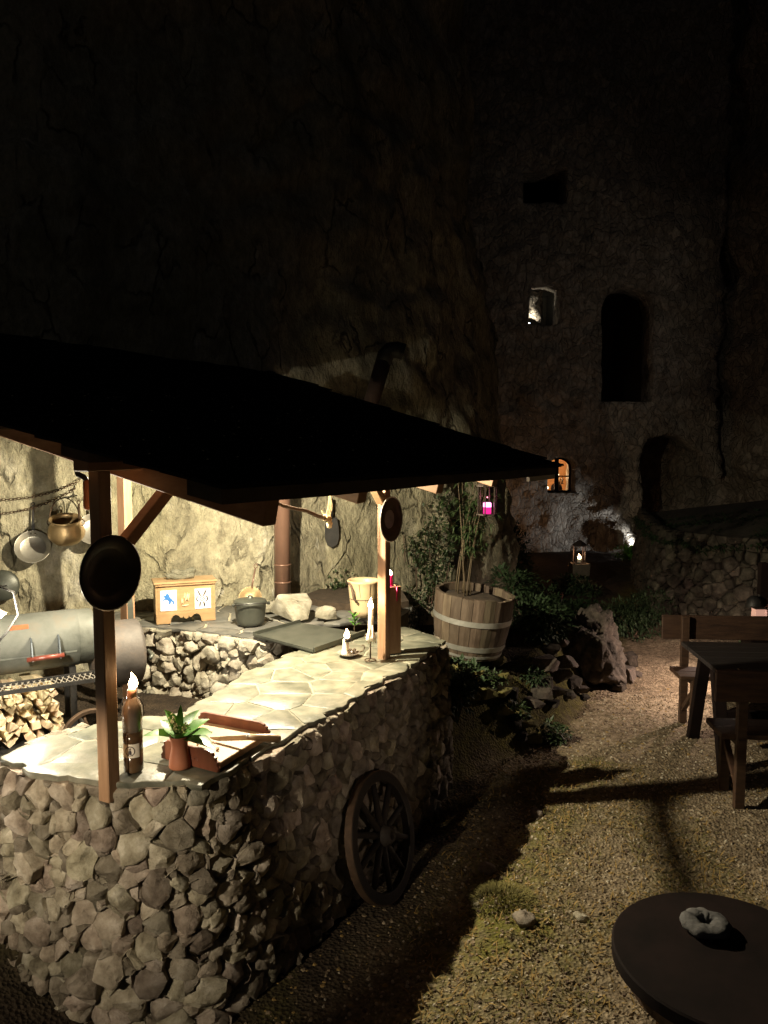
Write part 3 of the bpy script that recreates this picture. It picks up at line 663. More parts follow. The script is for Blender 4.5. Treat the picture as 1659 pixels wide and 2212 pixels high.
def stone_face(poly, rnd, bulge, gap):
    """outline -> local rings (u,v,depth): a broken, faceted face with a ragged edge"""
    c = sum(poly, Vector((0, 0))) / len(poly)
    ext = max((p - c).length for p in poly)
    poly = chaikin([c + (p - c) * (1 - gap / max(.02, (p - c).length)) for p in poly], 1, rnd.uniform(.03, .1))
    fine = []
    for i in range(len(poly)):
        a = poly[i]; b = poly[(i + 1) % len(poly)]; fine.append(a)
        if (b - a).length > .028: fine.append(a.lerp(b, .5))
    poly = fine
    tx, ty = rnd.uniform(-.45, .45), rnd.uniform(-.5, .3); dep = rnd.uniform(-.016, .02) * min(1, ext / .05); sd = rnd.uniform(0, 99)
    rings = []; planes = []
    for _ in range(rnd.choice((2, 3, 3, 4))):
        t = rnd.uniform(0, 6.28); planes.append((math.cos(t), math.sin(t), rnd.uniform(-.1, .5), rnd.uniform(.25, .9)))
    for sc_, d0 in ((1.0, -.06), (1.0, .0), (.96, .55), (.86, .9), (.66, 1.0), (.36, 1.0)):
        ring = []
        for p in poly:
            q = c + (p - c) * sc_
            nz = noise.noise(V(q.x * 19, q.y * 19, sd)); n2 = noise.noise(V(q.x * 52, q.y * 52, sd)); n3 = noise.noise(V(q.x * 95, q.y * 95, sd))
            dd = dep + (d0 * bulge if d0 > 0 else d0) + ((tx * (q.x - c.x) + ty * (q.y - c.y)) * .55 + nz * .012 + n2 * .007 + n3 * .003 if d0 >= 0 else 0)
            for px_, py_, of, sl in planes:
                e_ = (q.x - c.x) * px_ + (q.y - c.y) * py_ - of * ext
                if e_ > 0 and d0 > 0: dd -= e_ * sl
            q = c + (q - c) * (1 + .1 * nz + .1 * n2)
            ring.append((q.x, q.y, dd))
        rings.append(ring)
    rings.append([(c.x, c.y, dep + bulge + .006 * noise.noise(V(sd, 0, 0)))])
    return rings
def rings_to(mb, rings, mapf):
    n = len(rings[0]); vs = [mapf(*p) for r in rings for p in r]; fs = []
    for k in range(len(rings) - 2):
        for i in range(n): fs.append((k * n + i, k * n + (i + 1) % n, (k + 1) * n + (i + 1) % n, (k + 1) * n + i))
    b = (len(rings) - 2) * n; last = len(vs) - 1
    for i in range(n): fs.append((b + i, b + (i + 1) % n, last))
    mb.add(vs, fs)
def crisp(o): o.data.set_sharp_from_angle(angle=.55); return o
def stone_wall(parent, pts, H, cw, chh, mt, rnd, bulge=.03, gap=.004, z0=0, batter=.05, limit=300, name='stone', topf=None):
    f, L = path_sampler(pts); org = parent.location
    seeds, cells = pack(L, H, cw, chh, rnd)
    items = []
    for s, c in zip(seeds, cells):
        if not c: continue
        p, d = f(s.x); n = V(d.y, -d.x, 0)
        view = -(p + V(0, 0, s.y) - camo.location); dist = view.length
        area = 0
        for i in range(len(c)): a = c[i]; b = c[(i + 1) % len(c)]; area += a.x * b.y - b.x * a.y
        vis = abs(area) * max(0, n.dot(view) / dist) / dist ** 2
        items.append((vis, s, c))
    items.sort(key=lambda t: -t[0])
    rest = MB(org)
    def mapf(u, v, d):
        p, t = f(u); n = V(t.y, -t.x, 0); b = batter * (1 - v / H)
        if u < 0: p = p + t * u
        if u > L: p = p + t * (u - L)
        return p + n * (d + b) + V(0, 0, z0 + v)
    for i, (vis, s, c) in enumerate(items):
        mb = MB(org) if i < limit and vis > 0 else rest
        rings_to(mb, stone_face(c, rnd, bulge * rnd.uniform(.6, 1.35), gap), mapf)
        if mb is not rest: mb.build(name, mt, parent, clean=False).data.set_sharp_from_angle(angle=.5) if False else crisp(mb.build(name, mt, parent, smooth=True, clean=False))
    if rest.v:
        o = rest.build('packed_stones', mt, parent, smooth=True, clean=False); o['kind'] = 'stuff'; crisp(o)
def slab_top(parent, poly, z, cell, mt, rnd, thick=.026, gap=.0035, over=.025, name='slab', jag=.012, dz=.0025):
    org = parent.location; poly = [Vector(p) for p in poly]
    bx = (min(p.x for p in poly), max(p.x for p in poly), min(p.y for p in poly), max(p.y for p in poly))
    seeds = []
    tries = 0
    while tries < 4000:
        tries += 1; s = Vector((rnd.uniform(bx[0], bx[1]), rnd.uniform(bx[2], bx[3])))
        if inpoly(s.x, s.y, [(p.x, p.y) for p in poly]) and all((s - q).length > cell * rnd.uniform(.5, 1.3) for q in seeds): seeds.append(s)
    big = [Vector(p) for p in ((-50, -50), (50, -50), (50, 50), (-50, 50))]
    for cellp, s in zip(voronoi_cells(seeds, big), seeds):
        if not cellp: continue
        sub = [p.copy() for p in poly]
        for i in range(len(cellp)):
            a = cellp[i]; b = cellp[(i + 1) % len(cellp)]; e = b - a
            if e.length < 1e-6: continue
            sub = clip(sub, a, Vector((e.y, -e.x)) / e.length)
            if len(sub) < 3: break
        if len(sub) < 3: continue
        c = sum(sub, Vector((0, 0))) / len(sub); fine = []
        for i in range(len(sub)):
            a = sub[i]; b = sub[(i + 1) % len(sub)]; m = max(1, int((b - a).length / .035))
            for k in range(m): fine.append(a.lerp(b, k / m))
        o2 = []
        for p in fine:
            edge = nearest(p.x, p.y, [(q.x, q.y) for q in poly])[0] < .004
            d = (p - c).normalized(); nv = noise.noise(V(p.x * 9, p.y * 9, s.x * 31)) * 1.0 + .7 * noise.noise(V(p.x * 27, p.y * 27, s.y * 31))
            o2.append(p + d * (over * .5 + jag * 2.2 * nv + .045 * noise.noise(V(p.x * 7, p.y * 7, 4)) if edge else -gap + .004 * nv))
        zt = z + rnd.uniform(-dz, dz); tx, ty = rnd.uniform(-.006, .006), rnd.uniform(-.006, .006)
        mb = MB(org); n = len(o2)
        ring = lambda sc_, zz, wob=0: [V(c.x + (p.x - c.x) * sc_, c.y + (p.y - c.y) * sc_, zz + tx * (p.x - c.x) + ty * (p.y - c.y) + wob * noise.noise(V(p.x * 14, p.y * 14, zz))) for p in o2]
        R0 = ring(.965, zt - thick, .006); R1 = ring(1.0, zt - thick * .45, .006); R2 = ring(.985, zt - .002, .002); R3 = ring(.95, zt)
        vs = R0 + R1 + R2 + R3 + [V(c.x, c.y, zt)]; fs = [tuple(range(n))[::-1]]
        for k in range(3):
            for i in range(n): fs.append((k * n + i, k * n + (i + 1) % n, (k + 1) * n + (i + 1) % n, (k + 1) * n + i))
        fs.append(tuple(3 * n + i for i in range(n)))
        vs.pop()
        mb.add(vs, fs); mb.build(name, mt, parent, angle=.6)

# ---- the serving counter
COUNTER = [(-1.6, 3.12), (-1.38, 2.96), (-1.06, 2.875), (-.70, 2.875), (-.47, 3.29), (-.17, 3.86), (.32, 4.85), (.40, 5.08), (.15, 5.44), (-.40, 5.12), (-.70, 4.52), (-.96, 3.66), (-1.34, 3.47)]
counter = thing('stone_counter', 'curved rubble-stone serving counter topped with pale flagstones', 'counter', (-.4, 3.9, 0))
rs = random.Random(5)
stone_wall(counter, [(-1.42, 3.55), (-1.62, 3.3), (-1.6, 3.05), (-1.33, 2.92), (-1.0, 2.855), (-.78, 2.85), (-.65, 2.95), (-.5, 3.18), (-.15, 3.83), (.33, 4.83), (.43, 5.08), (.33, 5.3), (.16, 5.46)], .975, .072, .078, M['field_stone'], rs, .017, -.006, batter=.05)
mb = MB(counter.location); mb.prism([((x + .4) * .965 - .4, (y - 3.9) * .965 + 3.9) for x, y in COUNTER], -.1, .955); mb.build('core', M['mortar_mid'], counter)
mb = MB(counter.location); mb.prism([((x + .4) * .975 - .4, (y - 3.9) * .985 + 3.9) for x, y in COUNTER], .957, .9965); mb.build('bedding', M['slab_joint'], counter)
slab_top(counter, COUNTER, 1.0, .24, M['slate_slab'], random.Random(12), over=.03, jag=.02)

# ---- the hearth against the cliff
HEARTH = [(-2.15, 5.78), (-1.85, 5.58), (-1.25, 5.36), (-.78, 5.08), (-.42, 5.16), (.10, 5.5), (.25, 6.2), (.1, 7.1), (-.5, 6.8), (-1.3, 6.35), (-2.1, 6.1)]
hearth = thing('hearth', 'pale rubble-stone hearth with dark slate top against the cliff', 'hearth', (-1.0, 5.8, .4))
stone_wall(hearth, [(-2.2, 5.85), (-1.9, 5.59), (-1.25, 5.35), (-.85, 5.12), (-.74, 5.1), (-.70, 5.2), (-.66, 5.5)], .56, .088, .092, M['pale_stone'], random.Random(8), .032, -.002, z0=.42, batter=.02)
mb = MB(hearth.location); mb.prism([(-2.1, 5.85), (-1.85, 5.66), (-1.25, 5.42), (-.82, 5.2), (-.76, 5.5), (-.3, 5.9), (.2, 6.2), (.1, 7.05), (-.5, 6.8), (-1.3, 6.35), (-2.05, 6.1)], .3, .955); mb.build('core', M['mortar_dark'], hearth)
mb = MB(hearth.location); mb.prism([(-2.1, 5.82), (-1.85, 5.63), (-1.25, 5.41), (-.80, 5.15), (-.6, 5.6), (.05, 5.75), (.2, 6.2), (.1, 7.05), (-.5, 6.8), (-1.3, 6.35), (-2.05, 6.1)], .957, .985); mb.build('bedding', M['mortar_pale'], hearth)
slab_top(hearth, [(-2.15, 5.78), (-1.85, 5.58), (-1.25, 5.36), (-.80, 5.1), (-.62, 5.55), (.05, 5.72), (.22, 6.15), (.1, 7.05), (-.5, 6.8), (-1.3, 6.35), (-2.1, 6.1)], .995, .3, M['dark_slate'], random.Random(13), over=.02, gap=.01)
mb = MB(hearth.location); mb.prism([(-.7, 6.35), (-.45, 6.1), (-.05, 5.95), (.2, 6.15), (.12, 7.0), (-.5, 6.85)], .99, 1.05); 
mb.build('soil_bed', M['soil'], hearth)
# griddle plate
gz = 1.03
gq = [PZ(548, 1368, gz), PZ(678, 1402, gz), PZ(788, 1364, gz), PZ(648, 1341, gz)]
gc = sum(gq, V(0, 0, 0)) / 4
gr = thing('griddle_plate', 'dark flat steel griddle plate with raised rims over the fire pit', 'griddle', (gc.x, gc.y, .995))
mb = MB(gr.location); mb.prism([(p.x, p.y) for p in gq], gz - .028, gz - .012); mb.build('plate', M['cast_iron'], gr, bevel=.002)
for a, b in ((0, 3), (1, 2), (0, 1)):
    mb = MB(gr.location); h = .028 if (a, b) != (0, 1) else .016; mb.bar(gq[a] + V(0, 0, h / 2 - .018), gq[b] + V(0, 0, h / 2 - .018), .012, h); mb.build('rim', M['cast_iron'], gr)
# ================================================================ the timber shelter
E1 = V(-.50, 2.36, 2.155); E2 = V(1.19, 5.3, 2.155); RL = (E2 - E1).length
RU = (E2 - E1).normalized(); RN = V(RU.y, -RU.x, 0)
def RF(s, t, dz=0): return E1 + RU * t - RN * s + V(0, 0, s * (.205 + .095 * t / RL) + dz)
def RFI(p):
    d = Vector((p[0], p[1], 0)) - Vector((E1.x, E1.y, 0)); return -d.dot(RN), d.dot(RU)
shelter = thing('timber_shelter', 'open timber shelter with dark sloping roof over the stone counter', 'shelter', (-.8, 4.2, .5))
so = shelter.location; rb = random.Random(21)
s = 0; i = 0; RS = 4.7
stag = {k: (0 if k % 4 == 0 else .13) for k in range(40)}
while s < RS:
    wd = .15; a = stag.get(i, rb.uniform(0, .12)); mb = MB(so); pts = []; nseg = 6
    th = .048 if i % 4 == 0 else .024
    for k in range(nseg + 1):
        t = lerp(a, RL - rb.uniform(0, .0) - (.02 if i % 2 else 0), k / nseg)
        for (ds, dz) in ((0, 0), (wd - .006, 0), (wd - .006, -th), (0, -th)): pts.append(RF(s + ds, t, dz + rb.uniform(-.003, .003)))
    fs = [(3, 2, 1, 0), tuple(nseg * 4 + q for q in (0, 1, 2, 3))]
    for k in range(nseg):
        for q in range(4): fs.append((k * 4 + q, k * 4 + (q + 1) % 4, k * 4 + 4 + (q + 1) % 4, k * 4 + 4 + q))
    mb.add(pts, fs); mb.build('roof_board', M['old_board'], shelter); s += wd; i += 1
# shingle courses, each shingle its own wedge, too dark to tell apart in the picture
mb = MB(so); s = -.04
while s < RS:
    t = -.06 + rb.uniform(-.02, .02)
    while t < RL + .03:
        wd = rb.uniform(.07, .15); j = rb.uniform(-.012, .012)
        p = [RF(s + j, t, .012 + rb.uniform(0, .008)), RF(s + j, t + wd - .004, .012 + rb.uniform(0, .008)), RF(s + .26, t + wd - .004, .006), RF(s + .26, t, .006)]
        q = [v + V(0, 0, .011) for v in p]
        mb.add(p + q, [(3, 2, 1, 0), (4, 5, 6, 7), (0, 1, 5, 4), (1, 2, 6, 5), (3, 0, 4, 7)]); t += wd
    s += .14
o = mb.build('shingles', M['shingle'], shelter, clean=False); o['kind'] = 'stuff'
mb = MB(so)                        # fallen petals on the roof
for k in range(70):
    p = RF(rb.uniform(.05, 1.6), rb.uniform(.0, 2.2), .042); a = rb.uniform(0, 6.28); r = rb.uniform(.004, .009); d = V(math.cos(a), math.sin(a), .2) * r; e = V(-math.sin(a), math.cos(a), .1) * r * .7
    mb.add([p + d, p + e, p - d, p - e, p + V(0, 0, .004)], [(0, 1, 4), (1, 2, 4), (2, 3, 4), (3, 0, 4)])
o = mb.build('petals', M['bloom'], shelter, clean=False); o['kind'] = 'stuff'
for t in (.36, 1.17, 1.98, 2.78):
    mb = MB(so); mb.bar(RF(.09 if t < 1 else .2, t, -.118), RF(4.3, t, -.085), .075, .105, jit=.002); mb.build('rafter', M['pine_h'], shelter, bevel=.004)
P1 = V(-1.06, 2.865, 0); P2 = V(.0, 4.62, 0); PB1 = V(-1.76, 5.2, 0)
def post(p, z0, z1, wd=.058):
    mb = MB(so); mb.box((p.x, p.y, (z0 + z1) / 2), (wd, wd, z1 - z0), (RU, RN * -1, V(0, 0, 1)), .001); return mb.build('post', M['pine'], shelter, bevel=.004)
s1, t1 = RFI(P1); s2, t2 = RFI(P2)
zt1 = RF(s1, t1).z - .035; zt2 = RF(s2, t2).z - .035
post(P1, .93, zt1 - .075); post(P2, .99, zt2 - .075); sb, tb = RFI(PB1); post(PB1, .5, RF(sb, tb).z - .04, .07)
PB2 = V(-.2, 6.45, 0); sb2, tb2 = RFI(PB2)
mb = MB(so); a = P1 - RU * .085; b = P2 + RU * .55
mb.bar((a.x, a.y, zt1 - .04), (b.x, b.y, zt2 - .03), .085, .075); mb.build('purlin', M['pine_h'], shelter, bevel=.004)
a = RF(2.45, .15, -.18); b = RF(2.45, RL - .1, -.18); mb = MB(so); mb.bar(a, b, .085, .09); mb.build('purlin', M['pine_h'], shelter, bevel=.004)
# knee braces
def brace(p, dirv, z0, run, ztop):
    mb = MB(so); mb.bar((p + dirv * .03) + V(0, 0, z0), (p + dirv * run) + V(0, 0, ztop), .05, .05, RU if abs(dirv.dot(RN)) > .5 else RN); mb.build('brace', M['pine_h'], shelter, bevel=.003)
brace(P1, RU * 1, zt1 - .43, .42, zt1 - .09)
brace(P2, RU * -1, zt2 - .34, .26, zt2 - .09)
mb = MB(so); mb.bar(RF(.012, RL - .55, -.06), RF(.012, RL - .03, -.06), .02, .045); mb.build('fascia', M['label_paper'], shelter)

# work lamp under the ridge (hidden by the roof from the path)
LA = V(-.82, 4.46, 2.385)
wlp = thing('work_lamp', 'bright bare-bulb work lamp hanging under the shelter roof', 'lamp', LA)
mb = MB(); mb.tube([(0, 0, .045), (0, 0, .14)], .005, 6); mb.build('cable', M['black_iron'], wlp)
mb = MB(); mb.lathe([(.016, .0), (.02, .02), (.02, .05), (.008, .06)], 12); mb.build('socket', M['black_iron'], wlp, smooth=True)
mb = MB(); mb.lathe([(.012, .03), (.03, .02), (.075, -.03), (.12, -.099), (.122, -.099), (.078, -.026), (.032, .026)], 24); mb.build('shade', M['black_iron'], wlp, smooth=True)  # unseen shade, added to cut off the light going upward
lamp('work_light', LA - V(0, 0, .10), 490, WARM, .016)
mb = MB(); mb.lathe([(0, -.085), (.024, -.07), (.032, -.045), (.022, -.015), (.014, 0)], 16); mb.build('bulb', M['bulb'], wlp, smooth=True)
# clip lamp at the left edge above the smoker
LB = PY(-14, 1330, 3.6)
clp = thing('clip_lamp', 'white clip lamp glowing beside the smoker at the left edge', 'lamp', LB)
mb = MB(); mb.lathe([(.012, .045), (.03, .03), (.05, -.01), (.054, -.02)], 18, (0, 0, 0), frame((-.6, .1, .8))); mb.build('shade', M['label_paper'], clp, smooth=True)
mb = MB(); mb.lathe([(0, -.03), (.03, -.018), (.036, -.004), (.02, .015), (.006, .02)], 16, (0, 0, 0), frame((-.6, .1, .8))); mb.build('bulb', M['bulb'], clp, smooth=True)
mb = MB(); mb.tube([V(-.03, 0, .03), V(-.06, .02, .1), V(-.02, .05, .14), V(.06, .08, .10), V(.06, .12, -.02), V(-.02, .16, -.12), V(-.1, .18, -.2)], .006, 6); mb.build('gooseneck', M['black_iron'], clp, smooth=True)
lamp('clip_light', LB + V(.05, .0, -.06), 70, (1.0, .9, .7), .03)
# ground spot by the left end of the counter
LC = V(-2.35, 3.2, gh(-2.35, 3.2))
gsp = thing('spike_lamp', 'white garden spike lamp at the left end of the stone counter', 'lamp', LC)
mb = MB(); mb.tube([(0, 0, -.05), (0, 0, .3)], .01, 8); mb.build('spike', M['black_iron'], gsp)
mb = MB(); mb.lathe([(.03, -.05), (.045, 0), (.048, .05)], 16, (0, 0, .34), frame((.9, .0, .15))); mb.build('housing', M['black_iron'], gsp, smooth=True)
mb = MB(); mb.lathe([(.04, .052), (.03, .06), (0, .063)], 16, (0, 0, .34), frame((.9, .0, .15))); mb.build('lens', M['bulb'], gsp, smooth=True)
lamp('spike_light', LC + V(.09, .0, .39), 7, (1.0, .93, .8), .03, spot=60, aim=(-1.55, 3.12, .72), blend=.8)
# unseen lantern behind the camera, added to light the near counter stones
LD = V(-2.4, .0, 2.3)
pol = thing('fill_lantern', 'added fill lantern on a post behind the viewpoint', 'lantern', (LD.x, LD.y, gh(LD.x, LD.y)))
zz = LD.z - pol.location.z
mb = MB(); mb.tube([(0, 0, 0), (0, 0, zz - .14)], [.05, .035], 10); mb.build('post', M['black_iron'], pol)
mb = MB()
for a in (-.07, .07):
    for b in (-.07, .07): mb.box((a, b, zz), (.01, .01, .24))
mb.box((0, 0, zz - .125), (.17, .17, .012)); mb.lathe([(.13, .12), (.02, .2), (.02, .22)], 4, (0, 0, zz)); mb.build('cage', M['lantern_metal'], pol)
mb = MB(); mb.lathe([(0, -.05), (.03, -.02), (.03, .02), (.012, .05)], 12, (0, 0, zz)); mb.build('bulb', M['bulb'], pol, smooth=True)
lamp('fill_lantern_light', LD - V(0, 0, .06), 640, (1.0, .83, .6), .03, spot=27, aim=(-1.2, 2.9, .5), blend=.5)

# unseen spotlight behind the viewpoint, added to brighten the counter's long side
LT = V(2.7, -.7, 1.95)
ts = thing('fill_spotlight', 'added fill spotlight on a pole behind the viewpoint', 'lamp', (LT.x, LT.y, gh(LT.x, LT.y)))
mb = MB(); mb.tube([(0, -.08, 0), (0, -.08, LT.z)], .025, 10); mb.build('pole', M['black_iron'], ts)
ax = frame(V(-.1, 3.9, .45) - LT); mb = MB(); mb.lathe([(0, -.1), (.05, -.09), (.06, 0), (.065, .06), (.055, .06), (.05, 0)], 20, (0, 0, LT.z - ts.location.z), ax); mb.build('housing', M['black_iron'], ts, smooth=True)
mb = MB(); mb.lathe([(.05, .01), (.0, .015)], 20, (0, 0, LT.z - ts.location.z), ax); mb.build('lens', M['label_paper'], ts, smooth=True)
lamp('fill_spot_light', LT + ax[2] * .07, 120, (1.0, .76, .58), .05, spot=17.5, aim=(-.15, 3.85, .86), blend=.7)

# ================================================================ things hung on posts and rafters
def hung_plate(name, label, p, z, r, m1, prof, m2=None, prof2=None):
    c = V(p.x, p.y, z) + RN * .034; t = thing(name, label, 'plate', c)
    ax = frame(RN); mb = MB(); mb.lathe([(a * r, b * r) for a, b in prof], 40, (0, 0, 0), ax); mb.build('dish', m1, t, smooth=True)
    if prof2: mb = MB(); mb.lathe([(a * r, b * r) for a, b in prof2], 40, (0, 0, 0), ax); mb.build('centre', m2, t, smooth=True)
    return t, ax
z = PY(257, 1237, 2.84).z
t, ax = hung_plate('hanging_platter', 'big black oval platter hung on the near post', P1 + RN * .0 + RU * -.005, z, .142, M['black_plate'], [(0, .0), (.3, 0), (.62, .02), (.66, .05), (.72, .10), (.95, .17), (1.0, .165), (1.0, .13), (.72, .03), (.6, -.06), (0, -.06)])
z = PY(836, 1122, 4.58).z
t, ax = hung_plate('hanging_plate', 'pewter plate with pale centre hung on the far post', P2, z, .14, M['rust_iron'], [(0, 0), (.4, 0), (.46, .03), (.5, .08), (.93, .14), (.93, .1), (.5, .02), (.3, -.05), (0, -.05)], M['pewter'], [(0, .02), (.36, .02), (.4, .035), (.41, .01), (0, .005)])
mb = MB(); mb.tube([ax[0] * math.cos(a) * .133 + ax[1] * math.sin(a) * .133 + ax[2] * .018 for a in [2 * math.pi * k / 40 for k in range(40)]], .005, 6, closed=True); mb.build('rim', M['pewter'], t, smooth=True)
# brace drill hanging from the verge
bp = PY(164, 966, 3.0)
bd = thing('hand_drill', 'old crank hand drill with wooden grip hanging under the verge', 'drill', bp)
mb = MB(); mb.tube([V(0, 0, .03), V(.0, 0, -.09), V(.004, 0, -.105), V(.03, 0, -.118), V(.036, 0, -.13)], .0115, 8); mb.build('crank', M['black_iron'], bd, smooth=True)
mb = MB(); mb.lathe([(.006, .0), (.013, -.006), (.0145, -.03), (.0135, -.06), (.016, -.095), (.014, -.115), (.006, -.12)], 14, (.037, 0, -.125)); mb.build('grip', M['clay_red'], bd, smooth=True)
# long ladle tied under the roof
a = PY(556, 1074, 4.0); b = PY(708, 1120, 4.55)
ld = thing('tied_stick', 'thin wooden stick tied with cord under the shelter roof', 'stick', b)
mb = MB(b); mb.tube([a.lerp(b, k / 6) + V(0, 0, .006 * math.sin(k * 2)) for k in range(7)], [.008, .009, .01, .01, .011, .012, .013], 8); mb.build('shaft', M['rust_iron'], ld, smooth=True)
mb = MB(); mb.lathe([(.0, -.05), (.014, -.045), (.018, -.02), (.012, 0)], 10, (.01, 0, -.01)); mb.build('tip', M['cream_glaze'], ld, smooth=True)
mb = MB()
for k in range(6):
    q = (a - b).normalized() * (k * .009 - .015); mb.tube([q + frame(a - b)[0] * .016 * math.cos(an) + frame(a - b)[1] * .016 * math.sin(an) for an in [2 * math.pi * j / 12 for j in range(12)]], .004, 5, closed=True)
for k in range(4):
    mb.tube([V(-.012 + .008 * k, 0, .01), V(.003 + .008 * k, .0, .07), V(.012, .0, .17), V(.014, 0, .30)], .0025, 5)
mb.tube([V(0, 0, .015), V(-.03, 0, .03), V(-.035, 0, .05)], .003, 5)
mb.build('cord', M['rope'], ld)

# ================================================================ cookware on the cliff
bpy.context.view_layer.update()
deps = bpy.context.evaluated_depsgraph_get()
cliff = bpy.data.objects['cliff']
def on_cliff(x, y, off=.0):
    r = _ray(x, y).normalized(); hit, loc, nor, idx = cliff.ray_cast(camo.location, r)
    return loc - r * off
def dish(prof, seg=32): return prof
wall_n = V(.2, -.95, .1).normalized()
def hang_pan(name, label, px, py, r, m1, hlen, depth=.04, tilt=0):
    c = on_cliff(px, py, .09); t = thing(name, label, 'pan', c); ax = frame(V(.3, -.92, .18 + tilt))
    ax = (ax[0], ax[1], ax[2])
    mb = MB(); mb.lathe([(0, 0), (r * .66, 0), (r * .74, .006), (r * .97, depth), (r, depth + .002), (r, depth - .001), (r * .76, .002), (r * .68, -.004), (0, -.004)], 36, (0, 0, 0), ax); mb.build('bowl', m1, t, smooth=True)
    mb = MB(); u = ax[1]; rim = u * r * .96 + ax[2] * depth
    pts = [rim - ax[2] * .012, rim + u * hlen * .3 + ax[2] * .01, rim + u * hlen * .7 + ax[2] * .012, rim + u * hlen + ax[2] * .01]
    for i in range(3): mb.bar(pts[i], pts[i + 1] + (pts[i + 1] - pts[i]) * .05, .02 - .003 * i, .004, ax[2])
    mb.lathe([(.009, -.003), (.014, -.003), (.014, .003), (.009, .003)], 14, pts[3] + u * .012, ax, closed=True); mb.build('handle', M['black_iron'] if m1 is M['steel_pan'] else m1, t)
    mb = MB()
    for k in (-1, 1): mb.lathe([(0, .007), (.006, .006), (.007, 0)], 10, rim - u * .02 + ax[0] * k * .014 - ax[2] * .012, ax)
    mb.build('rivet', M['steel_pan'], t, smooth=True); return t
hang_pan('frying_pan', 'round steel frying pan hung leftmost on the cliff chain', 72, 1184, .128, M['steel_pan'], .2, tilt=.25)
hang_pan('deep_pan', 'bright steel pan half hidden behind the near post on the cliff', 203, 1146, .125, M['steel_pan'], .17, tilt=.3)
c = on_cliff(143, 1146, .16)
pt = thing('hanging_kettle', 'brass cooking kettle with bail handle hung on the cliff', 'kettle', c)
pr = [(0, -.1), (.05, -.1), (.095, -.085), (.128, -.045), (.133, -.01), (.122, .03), (.108, .06), (.11, .085), (.118, .095), (.112, .097), (.103, .085), (.1, .06), (.114, .03), (.12, -.01), (.09, -.07), (0, -.085)]
tl_ = frame((.08, -.3, .95), (0, 1, 0)); mb = MB(); mb.lathe(pr, 36, (0, 0, 0), tl_); mb.build('body', M['brass'], pt, smooth=True)
mb = MB()
for k in (-1, 1): mb.tube([V(k * .118, 0, .06) + V(math.cos(a) * .022, 0, math.sin(a) * .022) for a in [2 * math.pi * q / 12 for q in range(12)]], .004, 6, closed=True)
mb.build('lug', M['rust_iron'], pt, smooth=True)
mb = MB(); mb.tube([V(math.cos(a) * .112, -.02, .08 + math.sin(a) * .165) for a in [math.pi * k / 18 for k in range(19)]], .004, 6); mb.build('bail', M['rust_iron'], pt, smooth=True)
mb = MB(); mb.tube([V(.02, .0, .24), V(.02, .1, .26), V(.02, .17, .25)], .006, 6); mb.build('hook', M['black_iron'], pt)
mb = MB(); mb.bar(V(.1, -.0, .2), V(.1, 0, .09), .016, .004, (0, 1, 0)); mb.tube([V(.1, 0, .2) + V(math.cos(a) * .012, 0, .012 + math.sin(a) * .014) for a in [2 * math.pi * q / 10 for q in range(10)]], .0035, 6, closed=True); mb.build('hanger', M['rust_iron'], pt)
c = on_cliff(6, 1265, .08)
dk = thing('iron_pot_lid', 'dark grey iron pot lid hung low at the left picture edge', 'lid', c)
mb = MB(); ax = frame((.3, -.95, .1)); mb.lathe([(0, .035), (.05, .03), (.1, .012), (.115, 0), (.115, -.006), (0, -.006)], 30, (0, 0, 0), ax); mb.build('disc', M['cast_iron'], dk, smooth=True)
mb = MB(); mb.tube([ax[2] * .03 - ax[0] * .03, ax[2] * .055 - ax[0] * .02, ax[2] * .055 + ax[0] * .02, ax[2] * .03 + ax[0] * .03], .006, 6); mb.build('handle', M['black_iron'], dk, smooth=True)
# chains
def chain(name, label, pts, link=.03):
    pts = [on_cliff(*p, .05) for p in pts]; t = thing(name, label, 'chain', pts[0]); mb = MB(pts[0]); tot = []; k = 0
    dense = []
    for a, b in zip(pts, pts[1:]):
        n = max(1, int((b - a).length / (link * .78)))
        for i in range(n): dense.append(a.lerp(b, i / n))
    for a, b in zip(dense, dense[1:]):
        d = (b - a).normalized(); y = V(0, -1, .1).normalized(); sd = d.cross(y).normalized(); y = sd.cross(d)
        w_ = sd if k % 2 else y; m = (a + b) / 2; k += 1
        mb.tube([m + d * math.cos(an) * link * .55 + w_ * math.sin(an) * link * .28 for an in [2 * math.pi * q / 10 for q in range(10)]], .0028, 5, closed=True)
    o = mb.build('links', M['rust_iron'], t, smooth=True, clean=False); return t
chain('wall_chain', 'rusty chain swagged highest across the lit cliff', [(-20, 1080), (20, 1079), (70, 1074), (120, 1062), (165, 1042), (190, 1020)])
chain('wall_chain', 'lower rusty chain across the lit cliff behind the kettle', [(-20, 1113), (30, 1106), (75, 1097), (110, 1083), (150, 1064), (170, 1050)])
chain('hook_chain', 'short chain hanging straight down beside the near post', [(202, 1028), (202, 1062), (203, 1100)], .026)
# shovel blade
c = on_cliff(717, 1150, .06); sh = thing('hanging_shovel', 'dark iron shovel hung on the cliff right of the stovepipe', 'shovel', c); ax = frame((.25, -.95, .1))
out = [(-.05, .13), (.05, .13), (.062, .05), (.064, -.05), (.045, -.11), (0, -.135), (-.045, -.11), (-.064, -.05), (-.062, .05)]
mb = MB(); mb.prism(out, -.004, .004, ax); mb.build('blade', M['black_iron'], sh, bevel=.002)
mb = MB(); mb.tube([ax[1] * .12 + ax[2] * .01, ax[1] * .3 + ax[2] * .014], .012, 8); mb.build('socket', M['black_iron'], sh, smooth=True)
